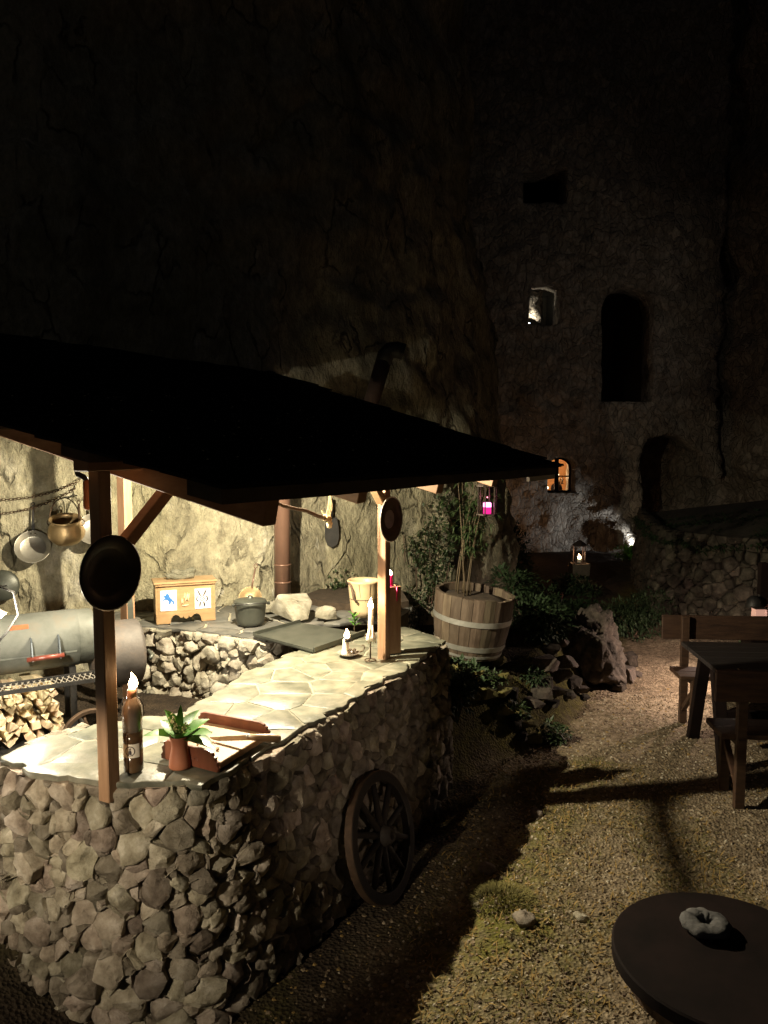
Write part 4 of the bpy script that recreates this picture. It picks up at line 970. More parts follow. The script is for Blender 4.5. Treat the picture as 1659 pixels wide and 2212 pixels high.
# ================================================================ on the hearth
HZ = 1.0
a = PZ(338, 1349, HZ); b = PZ(465, 1339, HZ); ang = math.atan2(b.y - a.y, b.x - a.x); wd = (b - a).length
ch = thing('wooden_chest', 'small honey-coloured wooden chest with two white emblem tiles', 'chest', a, ang)
H, D = .31, .2
def scal(x):  # lower outline of the front apron
    pts = [(0, 0), (.235, 0), (.25, .035), (.28, .055), (.32, .062), (.37, .055), (.41, .036), (.44, .04), (.455, .05), (.465, .036), (.5, .028), (.535, .036), (.545, .05), (.56, .04), (.59, .036), (.63, .055), (.68, .062), (.72, .055), (.75, .035), (.765, 0), (1, 0)]
    return pts
fp = [(u * wd, h) for u, h in scal(0)] + [(wd, .075), (0, .075)]
XZ = (V(1, 0, 0), V(0, 0, 1), V(0, -1, 0))
mb = MB(); mb.prism(fp, -.012, .006, XZ); mb.build('apron', M['chest_wood'], ch)
sp_ = [(0, 0), (.05, 0), (.06, .045), (.1, .062), (.14, .045), (.15, 0), (D, 0), (D, H - .03), (0, H - .03)]
for x in (.006, wd - .006):
    mb = MB(); mb.prism(sp_, -.008, .008, (V(0, 1, 0), V(0, 0, 1), V(1, 0, 0)), (x, 0, 0)); mb.build('side', M['chest_wood'], ch)
mb = MB(); mb.box((wd / 2, .006, (H + .045) / 2), (wd - .03, .012, H - .105)); mb.build('front_panel', M['chest_wood'], ch)
mb = MB(); mb.box((wd / 2, D - .006, H / 2 + .02), (wd - .03, .01, H - .1)); mb.build('back_panel', M['chest_wood'], ch)
mb = MB(); mb.box((wd / 2, D / 2 - .006, H - .024), (wd + .012, D + .022, .016)); mb.box((wd / 2, D / 2 - .008, H - .008), (wd + .032, D + .036, .0155)); mb.build('top', M['chest_wood'], ch, bevel=.003)
tw, th_ = .118, .152; tz = .094
for x in (.03, wd - .03 - tw):
    mb = MB(); mb.box((x + tw / 2, -.002, tz + th_ / 2), (tw, .008, th_)); tl = mb.build('tile', M['tile_white'], ch, bevel=.002)
    if x < .1:
        W = [(355, 425), (400, 410), (425, 400), (420, 365), (445, 385), (462, 375), (470, 410), (485, 450), (520, 490), (550, 520), (562, 560), (558, 592), (540, 580), (527, 548), (512, 524), (502, 540), (497, 565), (516, 600), (500, 600), (481, 570), (470, 590), (454, 600), (464, 562), (468, 530), (455, 510), (438, 496), (402, 492), (377, 507), (357, 530), (350, 521), (371, 482), (411, 462), (381, 457), (396, 446), (376, 440), (401, 431), (360, 434)]
        poly = [(x + (u - 322) / 280 * tw, tz + th_ - (v - 325) / 372 * th_) for u, v in W]
        mb = MB(); mb.prism(poly[::-1], .0062, .0072, XZ); mb.build('wolf_emblem', M['emblem_blue'], tl)
    else:
        cx, cz = x + tw * .45, tz + th_ * .5; q = tw / 260; mb = MB()
        for sx in (-1, 1):
            mb.prism([(cx + sx * q * u, cz + q * v) for u, v in ((12, 42), (34, 44), (66, 108), (88, 172), (44, 122))], .0062, .0072, XZ)
            mb.prism([(cx + sx * q * u, cz - q * v) for u, v in ((14, 50), (34, 46), (50, 100), (40, 156), (22, 104))], .0062, .0072, XZ)
            arc = [(cx + sx * q * (62 + 36 * math.cos(t)), cz + q * 46 * math.sin(t)) for t in [rad(d) for d in range(-110, 111, 20)]]
            inn = [(cx + sx * q * (66 + 12 * math.cos(t)), cz + q * 26 * math.sin(t)) for t in [rad(d) for d in range(110, -111, -20)]]
            arc2 = arc + inn; mb.prism(arc2, .0062, .0072, XZ)
            mb.prism([(cx + sx * q * u, cz + q * v) for u, v in ((40, -3), (62, -3), (62, 3), (40, 3))], .0062, .0073, XZ)
        for k in range(16):
            t0, t1 = 2 * math.pi * k / 16, 2 * math.pi * (k + 1) / 16
            mb.prism([(cx + q * r * math.cos(t), cz + q * r * math.sin(t)) for r, t in ((29, t0), (39, t0), (39, t1), (29, t1))], .0062, .0072, XZ)
        for sg in (-1, 1):
            mb.prism([(cx + q * u, cz + q * v * sg) for u, v in ((-25, -21), (-21, -25), (25, 21), (21, 25))], .0062, .0074, XZ)
        mb.build('knot_emblem', M['emblem_dark'], tl, clean=False)
xc = wd / 2 - .005
mb = MB(); mb.box((xc, -.001, tz + th_ / 2 - .004), (.07, .004, th_ + .008)); cp_ = mb.build('carved_panel', M['chest_wood'], ch)
mb = MB()
rc_ = random.Random(2)
for k in range(11):
    x = xc + rc_.uniform(-.026, .026); z = tz + rc_.uniform(.06, .1); mb.tube([V(x, -.005, z - .025), V(x + rc_.uniform(-.012, .012), -.007, z), V(x + rc_.uniform(-.006, .014), -.005, z + .03)], [.002, .0042, .001], 6)
mb.tube([V(xc - .024, -.004, tz + .034), V(xc, -.006, tz + .032), V(xc + .024, -.004, tz + .036)], .006, 6); mb.build('relief', M['beech'], cp_, smooth=True)
# bark roll on the chest
p = a + Matrix.Rotation(ang, 3, 'Z') @ V(wd * .47, D * .45, H)
bk = thing('bark_roll', 'dark knobbly roll of bark lying on the wooden chest', 'bark', p, ang)
for k, (x0_, x1_, r, z) in enumerate(((-.115, .09, .022, .02), (-.08, .1, .024, .045))):
    mb = MB(); n = 16
    mb.tube([V(lerp(x0_, x1_, i / n), .01 * k + .008 * math.sin(i * .9 + k), z + .006 * math.sin(i * .6) + (.012 * (i / n) ** 3 if k else 0)) for i in range(n + 1)], [r * (.55 if i in (0, n) else 1 + .15 * noise.noise(V(i * .8, k, 0))) for i in range(n + 1)], 12); mb.build('piece', M['bark_grey'], bk, smooth=True)
# dutch oven
p = PZ(541, 1349, HZ); p.z = HZ + .004
do = thing('dutch_oven', 'black cast-iron pot with bail handle on the hearth', 'pot', p, rad(20))
mb = MB(); mb.lathe([(0, .0), (.085, 0), (.096, .008), (.102, .03), (.117, .155), (.122, .165), (.117, .168), (.108, .155), (.094, .02), (0, .015)], 36); mb.build('body', M['cast_iron'], do, smooth=True)
mb = MB(); mb.lathe([(0, .172), (.06, .170), (.11, .162), (.118, .166), (.118, .176), (.1, .182), (.03, .188), (.018, .196), (.018, .21), (0, .213)], 36); mb.build('lid', M['cast_iron'], do, smooth=True)
mb = MB(); mb.tube([V(math.cos(t) * .128, -.05 - math.sin(t) * .09, .155 + math.sin(t) * .02) for t in [math.pi * k / 14 for k in range(15)]], .0045, 6); mb.build('bail', M['black_iron'], do, smooth=True)
for k in (-1, 1):
    mb = MB(); mb.box((k * .128, -.03, .152), (.022, .03, .02)); mb.build('lug', M['cast_iron'], do, bevel=.003)
# small copper pan leaning behind the pot
p = PY(541, 1293, 5.85)
sp = thing('copper_pan', 'small brown pan leaning upright behind the black pot', 'pan', (p.x, p.y, p.z)); ax = frame((.1, -.85, .5))
mb = MB(); mb.lathe([(0, 0), (.062, 0), (.085, .03), (.088, .03), (.066, -.004), (0, -.004)], 28, (0, 0, 0), ax); mb.build('bowl', M['brass'], sp, smooth=True)
mb = MB(); u = V(.12, .3, .95).normalized(); mb.tube([u * .08 + ax[2] * .02, u * .13 + ax[2] * .02, u * .24], [.006, .007, .005], 8); mb.tube([u * .255 + V(math.cos(t) * .013, 0, math.sin(t) * .017) for t in [2 * math.pi * k / 12 for k in range(12)]], .0035, 6, closed=True); mb.build('handle', M['pipe_brown'], sp, smooth=True)
# stone blocks at the back of the hearth
def put_rock(name, label, px, py, d, size, mt, seed, z=None, sub=3, amp=.16, group=None, rotz=0, cat='stone'):
    p = PY(px, py, d) if z is None else PZ(px, py, z)
    o = block(name, size, mt, seed); o.location = p; o.rotation_euler = (0, 0, rotz)
    return tag(o, label, cat, group)
put_rock('hearth_stone', 'large angular pale stone block under the stovepipe', 628, 1338, 5.75, (.19, .15, .11), M['pale_stone'], 3, HZ)
put_rock('hearth_stone', 'smaller pale wedge stone right of the stovepipe block', 706, 1337, 5.85, (.09, .1, .06), M['pale_stone'], 7, HZ)
put_rock('hearth_stone', 'low flat stone left of the stovepipe block', 590, 1322, 6.0, (.1, .1, .05), M['pale_stone'], 9, HZ)
# stovepipe
p = PY(610, 1290, 6.08); r = .066
sv = thing('stovepipe', 'brown metal stovepipe rising from the hearth through the roof edge', 'stovepipe', (p.x, p.y, 1.0))
path = [V(p.x, p.y, 1.0), V(p.x + .01, p.y, 2.35), V(p.x + .05, p.y + .03, 2.5), PY(772, 980, 6.45), PY(796, 890, 6.6), PY(830, 775, 6.7)]
mb = MB(sv.location); mb.tube(path[:3], r, 24); mb.build('lower_pipe', M['pipe_brown'], sv, smooth=True)
mb = MB(sv.location); mb.tube(path[2:], r * 1.02, 24); mb.build('upper_pipe', M['old_board'], sv, smooth=True)
e = path[-1]; mb = MB(sv.location); mb.tube([e - V(.01, 0, .04), e + V(.01, 0, .03), e + V(.05, 0, .07), e + V(.11, 0, .075), e + V(.17, 0, .055)], r * 1.1, 20); mb.build('elbow', M['black_iron'], sv, smooth=True)
for zz in (1.36, 1.22, 1.3):
    mb = MB(sv.location); mb.lathe([(r + .001, -.006), (r + .004, -.003), (r + .004, .003), (r + .001, .006)], 24, (p.x + .003, p.y, zz)); mb.build('ring', M['pipe_brown'], sv, smooth=True) if zz != 1.3 else None
mb = MB(sv.location); mb.box((p.x, p.y - .03, .995), (.2, .12, .01)); mb.build('foot_plate', M['black_iron'], sv)
# crackled cream pot with rope handle
p = PZ(786, 1330, HZ + .05)
cpo = thing('cream_pot', 'crackled cream pot with dark rope handle behind the far post', 'pot', p)
mb = MB(); mb.lathe([(0, 0), (.085, 0), (.098, .05), (.112, .2), (.118, .25), (.124, .262), (.118, .27), (.106, .255), (.1, .2), (.085, .03), (0, .02)], 32); mb.build('body', M['cream_glaze'], cpo, smooth=True)
mb = MB(); mb.tube([V(-.118, -.02, .25), V(-.10, -.075, .255), V(-.075, -.105, .2), V(-.07, -.108, .15), V(-.045, -.112, .12)], .009, 8); mb.build('handle', M['bark'], cpo, smooth=True)
mb = MB()
for k in range(9):
    t0 = 2 * math.pi * k / 9 + .3; mb.tube([V(math.cos(t0 + .04 * math.sin(q * 5 + k)) * (lerp(.088, .119, q) + .001), math.sin(t0 + .04 * math.sin(q * 5 + k)) * (lerp(.088, .119, q) + .001), .03 + q * .225) for q in [i / 8 for i in range(9)]], .002, 5)
mb.tube([V(math.cos(t) * .108, math.sin(t) * .108, .135) for t in [2 * math.pi * k / 30 for k in range(30)]], .002, 5, closed=True); mb.build('wire', M['black_iron'], cpo)

# ================================================================ on the counter
TZ = 1.007
def flame(parent, loc, h, r, m='flame', lean=0):
    mb = MB(); n_ = 9; a_ = R.uniform(0, 6.28); k_ = R.uniform(.06, .16)
    mb.tube([Vector(loc) + V(k_ * h * math.sin(2.6 * q + a_) * q, .1 * h * math.sin(3.4 * q + a_) * q, h * (.02 + q)) for q in [i / n_ for i in range(n_ + 1)]], [r * w_ for w_ in (.45, .85, 1.0, .98, .86, .7, .5, .32, .16, .03)], 12); o = mb.build('flame', M[m], parent, smooth=True); return o
# chamber candlestick
p = PZ(753, 1416, TZ); cs = thing('chamber_candlestick', 'white candle burning in an iron saucer holder with curled handle', 'candle', p)
mb = MB(); mb.lathe([(0, .004), (.04, .004), (.052, .012), (.068, .022), (.07, .02), (.054, .008), (.04, 0), (0, 0)], 24, wob=.02); mb.build('saucer', M['pewter'], cs, smooth=True)
mb = MB(); mb.lathe([(0, .004), (.032, .006), (.026, .02), (.02, .05), (.018, .1), (.012, .108), (0, .106)], 16, (-.018, 0, 0), wob=.06); mb.build('wax', M['wax_white'], cs, smooth=True)
mb = MB(); mb.lathe([(.017, .088), (.021, .09), (.021, .112), (.017, .114)], 14, (-.006, -.006, 0)); mb.build('collar', M['black_iron'], cs, smooth=True)
mb = MB(); rc2 = random.Random(6)
for k in range(7):
    c_ = V(rc2.uniform(.005, .045), rc2.uniform(-.05, -.02), .025 + rc2.uniform(0, .02)); r_ = rc2.uniform(.008, .013)
    mb.tube([c_ + V(math.cos(t) * r_ * (1 - t / 12), 0, math.sin(t) * r_ * (1 - t / 12)) for t in [.5 * q for q in range(12)]], .0028, 5)
mb.tube([V(.06, 0, .018), V(.09, 0, .03), V(.1, 0, .05), V(.092, 0, .066), V(.08, 0, .06)], .004, 6); mb.build('scroll_handle', M['rust_iron'], cs, smooth=True)
flame(cs, (-.012, 0, .108), .062, .017); lamp('candle_light', p + V(-.02, -.03, .16), 1.3, (1, .6, .28), .004)
# tall candle on an iron spike beside the far post
p = PZ(800, 1427, TZ); tc_ = thing('spike_candlestick', 'tall dripping white candle on a thin iron rod at the far post', 'candle', p)
mb = MB(); mb.tube([V(math.cos(t) * .034, math.sin(t) * .034, .004) for t in [2 * math.pi * k / 24 for k in range(24)]], .0035, 6, closed=True)
for t in (0, 2.1, 4.2): mb.tube([V(math.cos(t) * .034, math.sin(t) * .034, .005), V(0, 0, .012)], .003, 5)
mb.build('foot', M['rust_iron'], tc_, smooth=True)
mb = MB(); mb.tube([V(0, 0, .008), V(.002, 0, .14)], .0045, 8); mb.build('rod', M['rust_iron'], tc_, smooth=True)
mb = MB(); mb.lathe([(.006, .118), (.024, .122), (.032, .132), (.026, .15), (.019, .165), (.016, .2), (.0145, .315), (.011, .32), (0, .318)], 14, (.004, 0, 0), wob=.1)
for k in range(6):
    t = k * 1.05; mb.tube([V(.004 + math.cos(t) * .017, math.sin(t) * .017, .18 + .02 * (k % 3)), V(.004 + math.cos(t) * .024, math.sin(t) * .024, .15), V(.004 + math.cos(t) * .028, math.sin(t) * .028, .108 + .006 * (k % 2))], [.003, .006, .004], 6)
mb.build('wax', M['wax_white'], tc_, smooth=True)
flame(tc_, (.004, 0, .318), .066, .0155); lamp('candle_light', p + V(.0, -.02, .36), 2.0, (1, .62, .3), .004)
# tall wooden box with red candle behind the far post
p = PZ(846, 1408, TZ); bxo = thing('candle_box', 'tall wooden box at the far post with a red candle on top', 'box', p, rad(28))
mb = MB(); bw = .085
for sx, sy, ww, dd in ((0, -1, bw, .008), (0, 1, bw, .008), (-1, 0, .008, bw - .016), (1, 0, .008, bw - .016)):
    mb = MB(); mb.box((sx * (bw / 2 - .004), sy * (bw / 2 - .004), .21), (ww, dd, .42), jit=.001); mb.build('side', M['pine'], bxo)
mb = MB(); mb.box((0, 0, .404), (bw - .018, bw - .018, .012)); mb.build('top', M['pine_h'], bxo)
mb = MB(); mb.lathe([(0, .411), (.036, .411), (.034, .418), (.02, .424), (.0175, .43), (.0165, .485), (.012, .49), (0, .488)], 16, (-.012, 0, 0), wob=.05)
mb.tube([V(.012, -.045, .42), V(.012, -.046, .36), V(.013, -.046, .33)], [.006, .004, .003], 6); mb.build('candle', M['wax_red'], bxo, smooth=True)
flame(bxo, (-.012, 0, .488), .042, .0145); lamp('candle_light', p + V(-.01, -.02, .53), .45, (1, .5, .35), .004)
# herb sprig on the hearth edge
def leaf(mb, base, d, L, W, up=V(0, 0, 1), curl=.25, seg=5):
    d = d.normalized(); sd = d.cross(up)
    if sd.length < 1e-3: sd = V(1, 0, 0)
    sd.normalize(); n2 = sd.cross(d); vs = []; fs = []
    for i in range(seg + 1):
        t = i / seg; c_ = base + d * L * t - n2 * (-curl) * L * t * t * -1; c_ = base + d * L * t + n2 * (-curl * L * t * t); w_ = W * math.sin(math.pi * min(1, .06 + t * .94)) ** .8 * (1 - .15 * t) + .0006
        vs += [c_ - sd * w_ + n2 * w_ * .35, c_, c_ + sd * w_ + n2 * w_ * .35]
    for i in range(seg):
        fs += [(i * 3, i * 3 + 1, i * 3 + 4, i * 3 + 3), (i * 3 + 1, i * 3 + 2, i * 3 + 5, i * 3 + 4)]
    mb.add(vs, fs)
p = PZ(765, 1362, 1.03); hs = thing('herb_sprig', 'small fresh green herb sprig in front of the cream pot', 'plant', p)
mb = MB(); mb.tube([V(0, 0, 0), V(.004, 0, .06), V(0, 0, .1)], .003, 6); mb.build('stem', M['stem'], hs)
rl = random.Random(9)
for k in range(11):
    mb = MB(); t = k * 2.4; z = .03 + k * .0075; leaf(mb, V(0, 0, z), V(math.cos(t), math.sin(t), .7 + .05 * k), .055, .011, curl=.2); mb.build('leaf', M['leaf_bright'], hs, smooth=True, clean=False)
# big bottle with a candle stuck in it at the near post
p = PZ(289, 1664, TZ); bo = thing('candle_bottle', 'wax-covered brown glass bottle with burning candle beside the near post', 'bottle', p)
mb = MB(); mb.lathe([(0, 0), (.034, 0), (.038, .006), (.038, .09)], 28); mb.build('base', M['bottle_brown'], bo, smooth=True)
mb = MB(); mb.lathe([(.038, .09), (.0381, .165)], 28); mb.build('body', M['bottle_brown'], bo, smooth=True)
mb = MB(); mb.lathe([(.038, .165), (.0395, .235), (.038, .258), (.03, .28), (.021, .292), (.018, .302), (.0, .304)], 28, wob=.015); mb.build('shoulder', M['bottle_milk'], bo, smooth=True)
lb = MB(); vs = []; fs = []
for j in range(2):
    for k in range(13): t = rad(-90 - 55 + 110 * k / 12); vs.append(V(math.cos(t) * .0388, math.sin(t) * .0388, .065 + .055 * j))
for k in range(12): fs.append((k, k + 1, 14 + k, 13 + k))
lb.add(vs, fs); lo = lb.build('label', M['label_paper'], bo, smooth=True, clean=False)
mb = MB()
def onb(u, v, r=.0394): t = rad(-90) + u / .039; return V(math.cos(t) * r, math.sin(t) * r, .0925 + v)
for k in range(20):
    t0, t1 = 2 * math.pi * k / 20, 2 * math.pi * (k + 1) / 20
    mb.add([onb(.02 * math.cos(t0), .02 * math.sin(t0)), onb(.0165 * math.cos(t0), .0165 * math.sin(t0)), onb(.0165 * math.cos(t1), .0165 * math.sin(t1)), onb(.02 * math.cos(t1), .02 * math.sin(t1))], [(0, 1, 2, 3)])
mb.add([onb(-.006, -.014), onb(.006, -.014), onb(.005, .002), onb(-.004, .004)], [(0, 1, 2, 3)]); mb.add([onb(-.003, .005), onb(.004, .004), onb(.003, .013), onb(-.002, .013)], [(0, 1, 2, 3)])
mb.build('emblem', M['emblem_dark'], lo, clean=False)
mb = MB()
for k in (-1, 1): mb.tube([V(k * .02, 0, .3), V(k * .034, .0, .29), V(k * .046, 0, .265), V(k * .047, 0, .23), V(k * .04, 0, .22)], .002, 6)
mb.build('wire', M['black_iron'], bo, smooth=True)
mb = MB(); mb.lathe([(.019, .295), (.018, .326), (.012, .336), (0, .334)], 16, wob=.06); mb.build('candle', M['wax_pink'], bo, smooth=True)
flame(bo, (.004, 0, .332), .066, .018); lamp('candle_light', p + V(.02, -.02, .40), 1.2, (1, .6, .28), .004)
# red clay vase with lily-of-the-valley
p = PZ(389, 1656, TZ); va = thing('clay_vase', 'red clay vase with green leaves and tiny blossoms', 'vase', p)
mb = MB(); mb.lathe([(0, 0), (.042, 0), (.044, .006), (.042, .03), (.035, .065), (.032, .085), (.034, .105), (.039, .125), (.038, .13), (.034, .126), (.03, .105), (.028, .08), (.036, .02), (0, .012)], 32); mb.build('body', M['clay_red'], va, smooth=True)
LV = [(-1, -.25, .5, .125, .046), (-.3, .1, 1.3, .125, .038), (.12, -.2, 1.9, .15, .016), (.4, .3, 1.2, .125, .046), (1, -.35, .6, .14, .05), (1.05, -.5, .22, .15, .048), (.0, -.7, .8, .085, .032), (-.7, .5, .8, .11, .04), (.7, .7, .7, .13, .044)]
for k, (dx, dy, dz, L_, W_) in enumerate(LV):
    mb = MB(); leaf(mb, V(dx * .014, dy * .014, .115), V(dx, dy, dz), L_, W_, curl=.28 if k != 2 else .05, seg=7); mb.build('leaf', M['leaf_bright'], va, smooth=True, clean=False)
mbs = MB(); mbl = MB()
for k in range(16):
    t = rl.uniform(0, 6.28); e = V(math.cos(t) * rl.uniform(.02, .07), math.sin(t) * rl.uniform(.01, .05), rl.uniform(.16, .215)); b0 = V(0, 0, .11); mbs.tube([b0, b0.lerp(e, .6) + V(0, 0, .015), e], .0013, 5)
    for q in range(6):
        c_ = b0.lerp(e, .55 + .09 * q) + V(rl.uniform(-.008, .008), rl.uniform(-.008, .008), rl.uniform(-.004, .01)); mbl.lathe([(0, .004), (.0035, .001), (.0032, -.003), (0, -.004)], 6, c_)
mbs.build('stalks', M['stem'], va, clean=False); o = mbl.build('blossoms', M['bloom'], va, smooth=True, clean=False); o['kind'] = 'stuff'
# carved wooden tray
q0 = PZ(358, 1636, TZ); q1 = PZ(473, 1666, TZ); q2 = PZ(578, 1600, TZ); q3 = PZ(432, 1572, TZ)
tr = thing('carved_tray', 'dark red carved wooden serving tray with two raised sides', 'tray', (q0 + q1 + q2 + q3) / 4); to = tr.location
mb = MB(to); mb.prism([(p.x, p.y) for p in (q0, q1, q2, q3)], TZ + .004, TZ + .032); mb.build('board', M['board_wood'], tr, bevel=.003)
def side_panel(a, b, h):
    d = (b - a).normalized(); L_ = (b - a).length
    pl_ = [(-.012, 0), (L_ + .004, 0), (L_ + .012, .018), (L_ + .003, .026), (L_ + .008, .04), (L_ - .006, .046), (L_ - .004, .058), (L_ - .018, .062), (L_ - .02, h * .9), (L_ - .05, h), (.02, h), (.0, h * .9), (.004, .06), (-.01, .05), (-.004, .03), (-.014, .018)]
    mb = MB(to); mb.prism(pl_, -.008, .008, (d, V(0, 0, 1), d.cross(V(0, 0, 1))), a); return mb.build('side', M['tray_wood'], tr, bevel=.002)
side_panel(q0 + (q0 - q3).normalized() * .009, q1 + (q1 - q2).normalized() * .009, .082); side_panel(q3 + (q3 - q0).normalized() * .009, q2 + (q2 - q1).normalized() * .009, .075)
mb = MB(to); d = (q1 - q0).normalized()
for k in range(5): mb.tube([q0 + d * (.05 + .03 * k) + d.cross(V(0, 0, 1)) * .0175 + V(0, 0, .03), q0 + d * (.06 + .03 * k) + d.cross(V(0, 0, 1)) * .0175 + V(0, 0, .045), q0 + d * (.07 + .03 * k) + d.cross(V(0, 0, 1)) * .0175 + V(0, 0, .03)], .002, 5)
mb.build('carving', M['tray_wood'], tr)
# bread knife across the tray
ka = PZ(606, 1596, TZ + .075); kb = PZ(538, 1592, TZ + .078); kc = PZ(455, 1594, TZ + .045)
kn = thing('bread_knife', 'knife with pale wooden handle lying across the carved tray', 'knife', ka)
mb = MB(ka); ax = (kb - ka).normalized(); mb.tube([ka, ka.lerp(kb, .08), ka.lerp(kb, .35), ka.lerp(kb, .7), kb], [.011, .017, .018, .0145, .013], 12); mb.build('handle', M['beech'], kn, smooth=True)
mb = MB(ka); mb.tube([kb - ax * .006, kb + ax * .009], .0118, 12); mb.build('ferrule', M['steel_pan'], kn, smooth=True)
d = (kc - kb).normalized(); mb = MB(ka); sd = d.cross(V(0, 0, 1)).normalized(); ups = sd.cross(d)
mb.prism([(0, .009), (.2, .004), ((kc - kb).length, -.004), ((kc - kb).length * .8, -.014), (.0, -.014)], -.001, .001, (d, ups, sd), kb); mb.build('blade', M['steel_pan'], kn)
# nut pieces on the tray board
rn = random.Random(14)
for k in range(16):
    u, v = rn.uniform(.08, .55), rn.uniform(.2, .72)
    if k > 12: u, v = rn.uniform(.5, .75), rn.uniform(.2, .5)
    p = q0.lerp(q1, u).lerp(q3.lerp(q2, u), v); p.z = TZ + .036
    o = rock_blob('nut_piece', (0, 0, .003), (rn.uniform(.007, .012), rn.uniform(.005, .009), .005), M['nut'], 60 + k, 1, .3, smooth=False); o.location = p; o.rotation_euler = (rn.uniform(-.5, .5), rn.uniform(-.5, .5), rn.uniform(0, 6))
    tag(o, 'pale nut piece lying on the carved wooden tray', 'nut', 'nut pieces on the carved tray')

# ================================================================ smoker and firewood
fl_ = .5
A_ = V(-3.05, 3.86, 1.15); B_ = V(-1.79, 4.6, 1.15); sa = (B_ - A_).normalized(); sn = V(sa.y, -sa.x, 0)
sm = thing('smoker_grill', 'grey-green barrel smoker grill with side firebox and wheels', 'smoker', (-2.2, 4.35, fl_)); mo = sm.location
def drum(a, b, r, name, mt, dome=.03):
    ax = frame(b - a); L_ = (b - a).length; mb = MB(mo)
    mb.lathe([(0, -dome), (r * .8, -dome * .6), (r, 0), (r, L_ * .5), (r, L_), (r * .96, L_ + dome * .35), (r * .8, L_ + dome * .7), (0, L_ + dome)], 44, a, ax); return mb.build(name, mt, sm, angle=.7)
drum(A_, B_, .165, 'drum', M['smoker_green'])
lid = drum(A_ + sa * .02, B_ - sa * .08, .169, 'lid', M['smoker_green'], .002)
fa = B_ + sa * .03 + V(0, 0, -.13); drum(fa, fa + sa * .24, .2, 'firebox', M['smoker_brown'], .04)
ax = frame(sa)
def dpt(ca, ang_, r): return ca + (sn * math.cos(ang_) + V(0, 0, 1) * math.sin(ang_)) * r
for z_, ang_ in ((0, -.28),):
    mb = MB(mo); mb.bar(dpt(A_, ang_, .17), dpt(B_ - sa * .1, ang_, .17), .008, .012, sn); mb.build('lid_lip', M['smoker_green'], sm)
hb_ = [B_ - sa * .345, B_ - sa * .2]
for hp in hb_:
    mb = MB(mo); pl2 = [(.162 * math.cos(x), .162 * math.sin(x)) for x in (.42, .2, 0, -.15, -.28)] + [(.238, -.06), (.232, -.03), (.205, .04)]
    mb.prism(pl2, -.004, .004, (sn, V(0, 0, 1), sa), hp); mb.build('bracket', M['steel_blue'], sm)
mb = MB(mo); mb.tube([hb_[0] + sn * .228 + V(0, 0, -.048) - sa * .03, hb_[1] + sn * .228 + V(0, 0, -.045) + sa * .02], .0135, 14); mb.build('handle', M['red_paint'], sm, smooth=True)
mb = MB(mo); 
for k in range(5): pass
c_ = B_ - sa * .40
vs = [dpt(c_ + sa * (dx), .78 + dz, .1705) for dz in (-.09, .09) for dx in (-.05, .05)]
mb.add(vs, [(0, 1, 3, 2)]); mb.build('badge', M['orange_paint'], sm, clean=False)
# expanded-metal shelf
shz = -.17; s0 = A_ + sn * .23 + V(0, 0, shz); s1_ = B_ + sn * .23 - sa * .02 + V(0, 0, shz); dep = .16
mb = MB(mo)
for a_, b_ in ((s0, s1_), (s0 + sn * dep, s1_ + sn * dep), (s0, s0 + sn * dep), (s1_, s1_ + sn * dep)): mb.bar(a_, b_, .016, .02)
sh_ = mb.build('shelf_frame', M['black_iron'], sm)
mb = MB(mo); L_ = (s1_ - s0).length; n = int(L_ / .03)
for k in range(n):
    x = k * .03
    for sg in (0, 1): mb.bar(s0 + sa * (x + .045 * sg) + V(0, 0, .002 * sg), s0 + sa * (x + .045 * (1 - sg)) + sn * dep + V(0, 0, .002 * sg), .0035, .003)
o = mb.build('mesh_wires', M['pewter'], sh_, clean=False); o['kind'] = 'stuff'
for pp in (B_ - sa * .12 + sn * .1, B_ - sa * .12 - sn * .13, A_ + sa * .1 + sn * .1, A_ + sa * .1 - sn * .13):
    mb = MB(mo); mb.bar((pp.x, pp.y, fl_), (pp.x, pp.y, 1.0), .035, .035, sn); mb.build('leg', M['black_iron'], sm)
mb = MB(mo); mb.tube([fa + sa * .05 - sn * .0 + V(0, 0, .19), fa + sa * .05 + sn * .0 + V(0, 0, .26)], .03, 14); mb.build('vent', M['cast_iron'], sm, smooth=True)
mb = MB(mo); mb.tube([fa + sa * .285 + sn * .12 + V(0, 0, .02), fa + sa * .30 + sn * .17 + V(0, 0, .0), fa + sa * .28 + sn * .2 + V(0, 0, -.01)], .012, 10); mb.build('firebox_handle', M['cast_iron'], sm, smooth=True)
wc = PY(196, 1594, 4.18)
def wheel(parent, org, c, r, nrm, nsp, rim_t, rim_w, mt, hub_r, name='wheel', rim_name='rim', sw=.022, steel=None):
    ax = frame(nrm); mb = MB(org)
    mb.lathe([(r - rim_t, -rim_w / 2), (r, -rim_w / 2), (r, rim_w / 2), (r - rim_t, rim_w / 2)], 44, c, ax, closed=True); w_ = mb.build(rim_name, mt, parent, bevel=.002)
    hubm = MB(org); hubm.lathe([(0, -rim_w * 1.3), (hub_r * .7, -rim_w * 1.3), (hub_r, -rim_w * .5), (hub_r, rim_w * .5), (hub_r * .7, rim_w * 1.4), (hub_r * .4, rim_w * 1.4), (hub_r * .35, rim_w), (0, rim_w)], 20, c, ax); hubm.build('hub', mt, parent, smooth=True)
    for k in range(nsp):
        t = 2 * math.pi * (k + .3) / nsp; d = ax[0] * math.cos(t) + ax[1] * math.sin(t)
        mb = MB(org); mb.tube([c + d * hub_r * .8, c + d * lerp(hub_r, r, .5), c + d * (r - rim_t * .7)], [sw * .55, sw * .45, sw * .4], 8); mb.build('spoke', mt, parent, smooth=True)
    return w_
wheel(sm, mo, wc, .165, sn.lerp(sa, .12), 8, .022, .03, M['rust_iron'], .03)
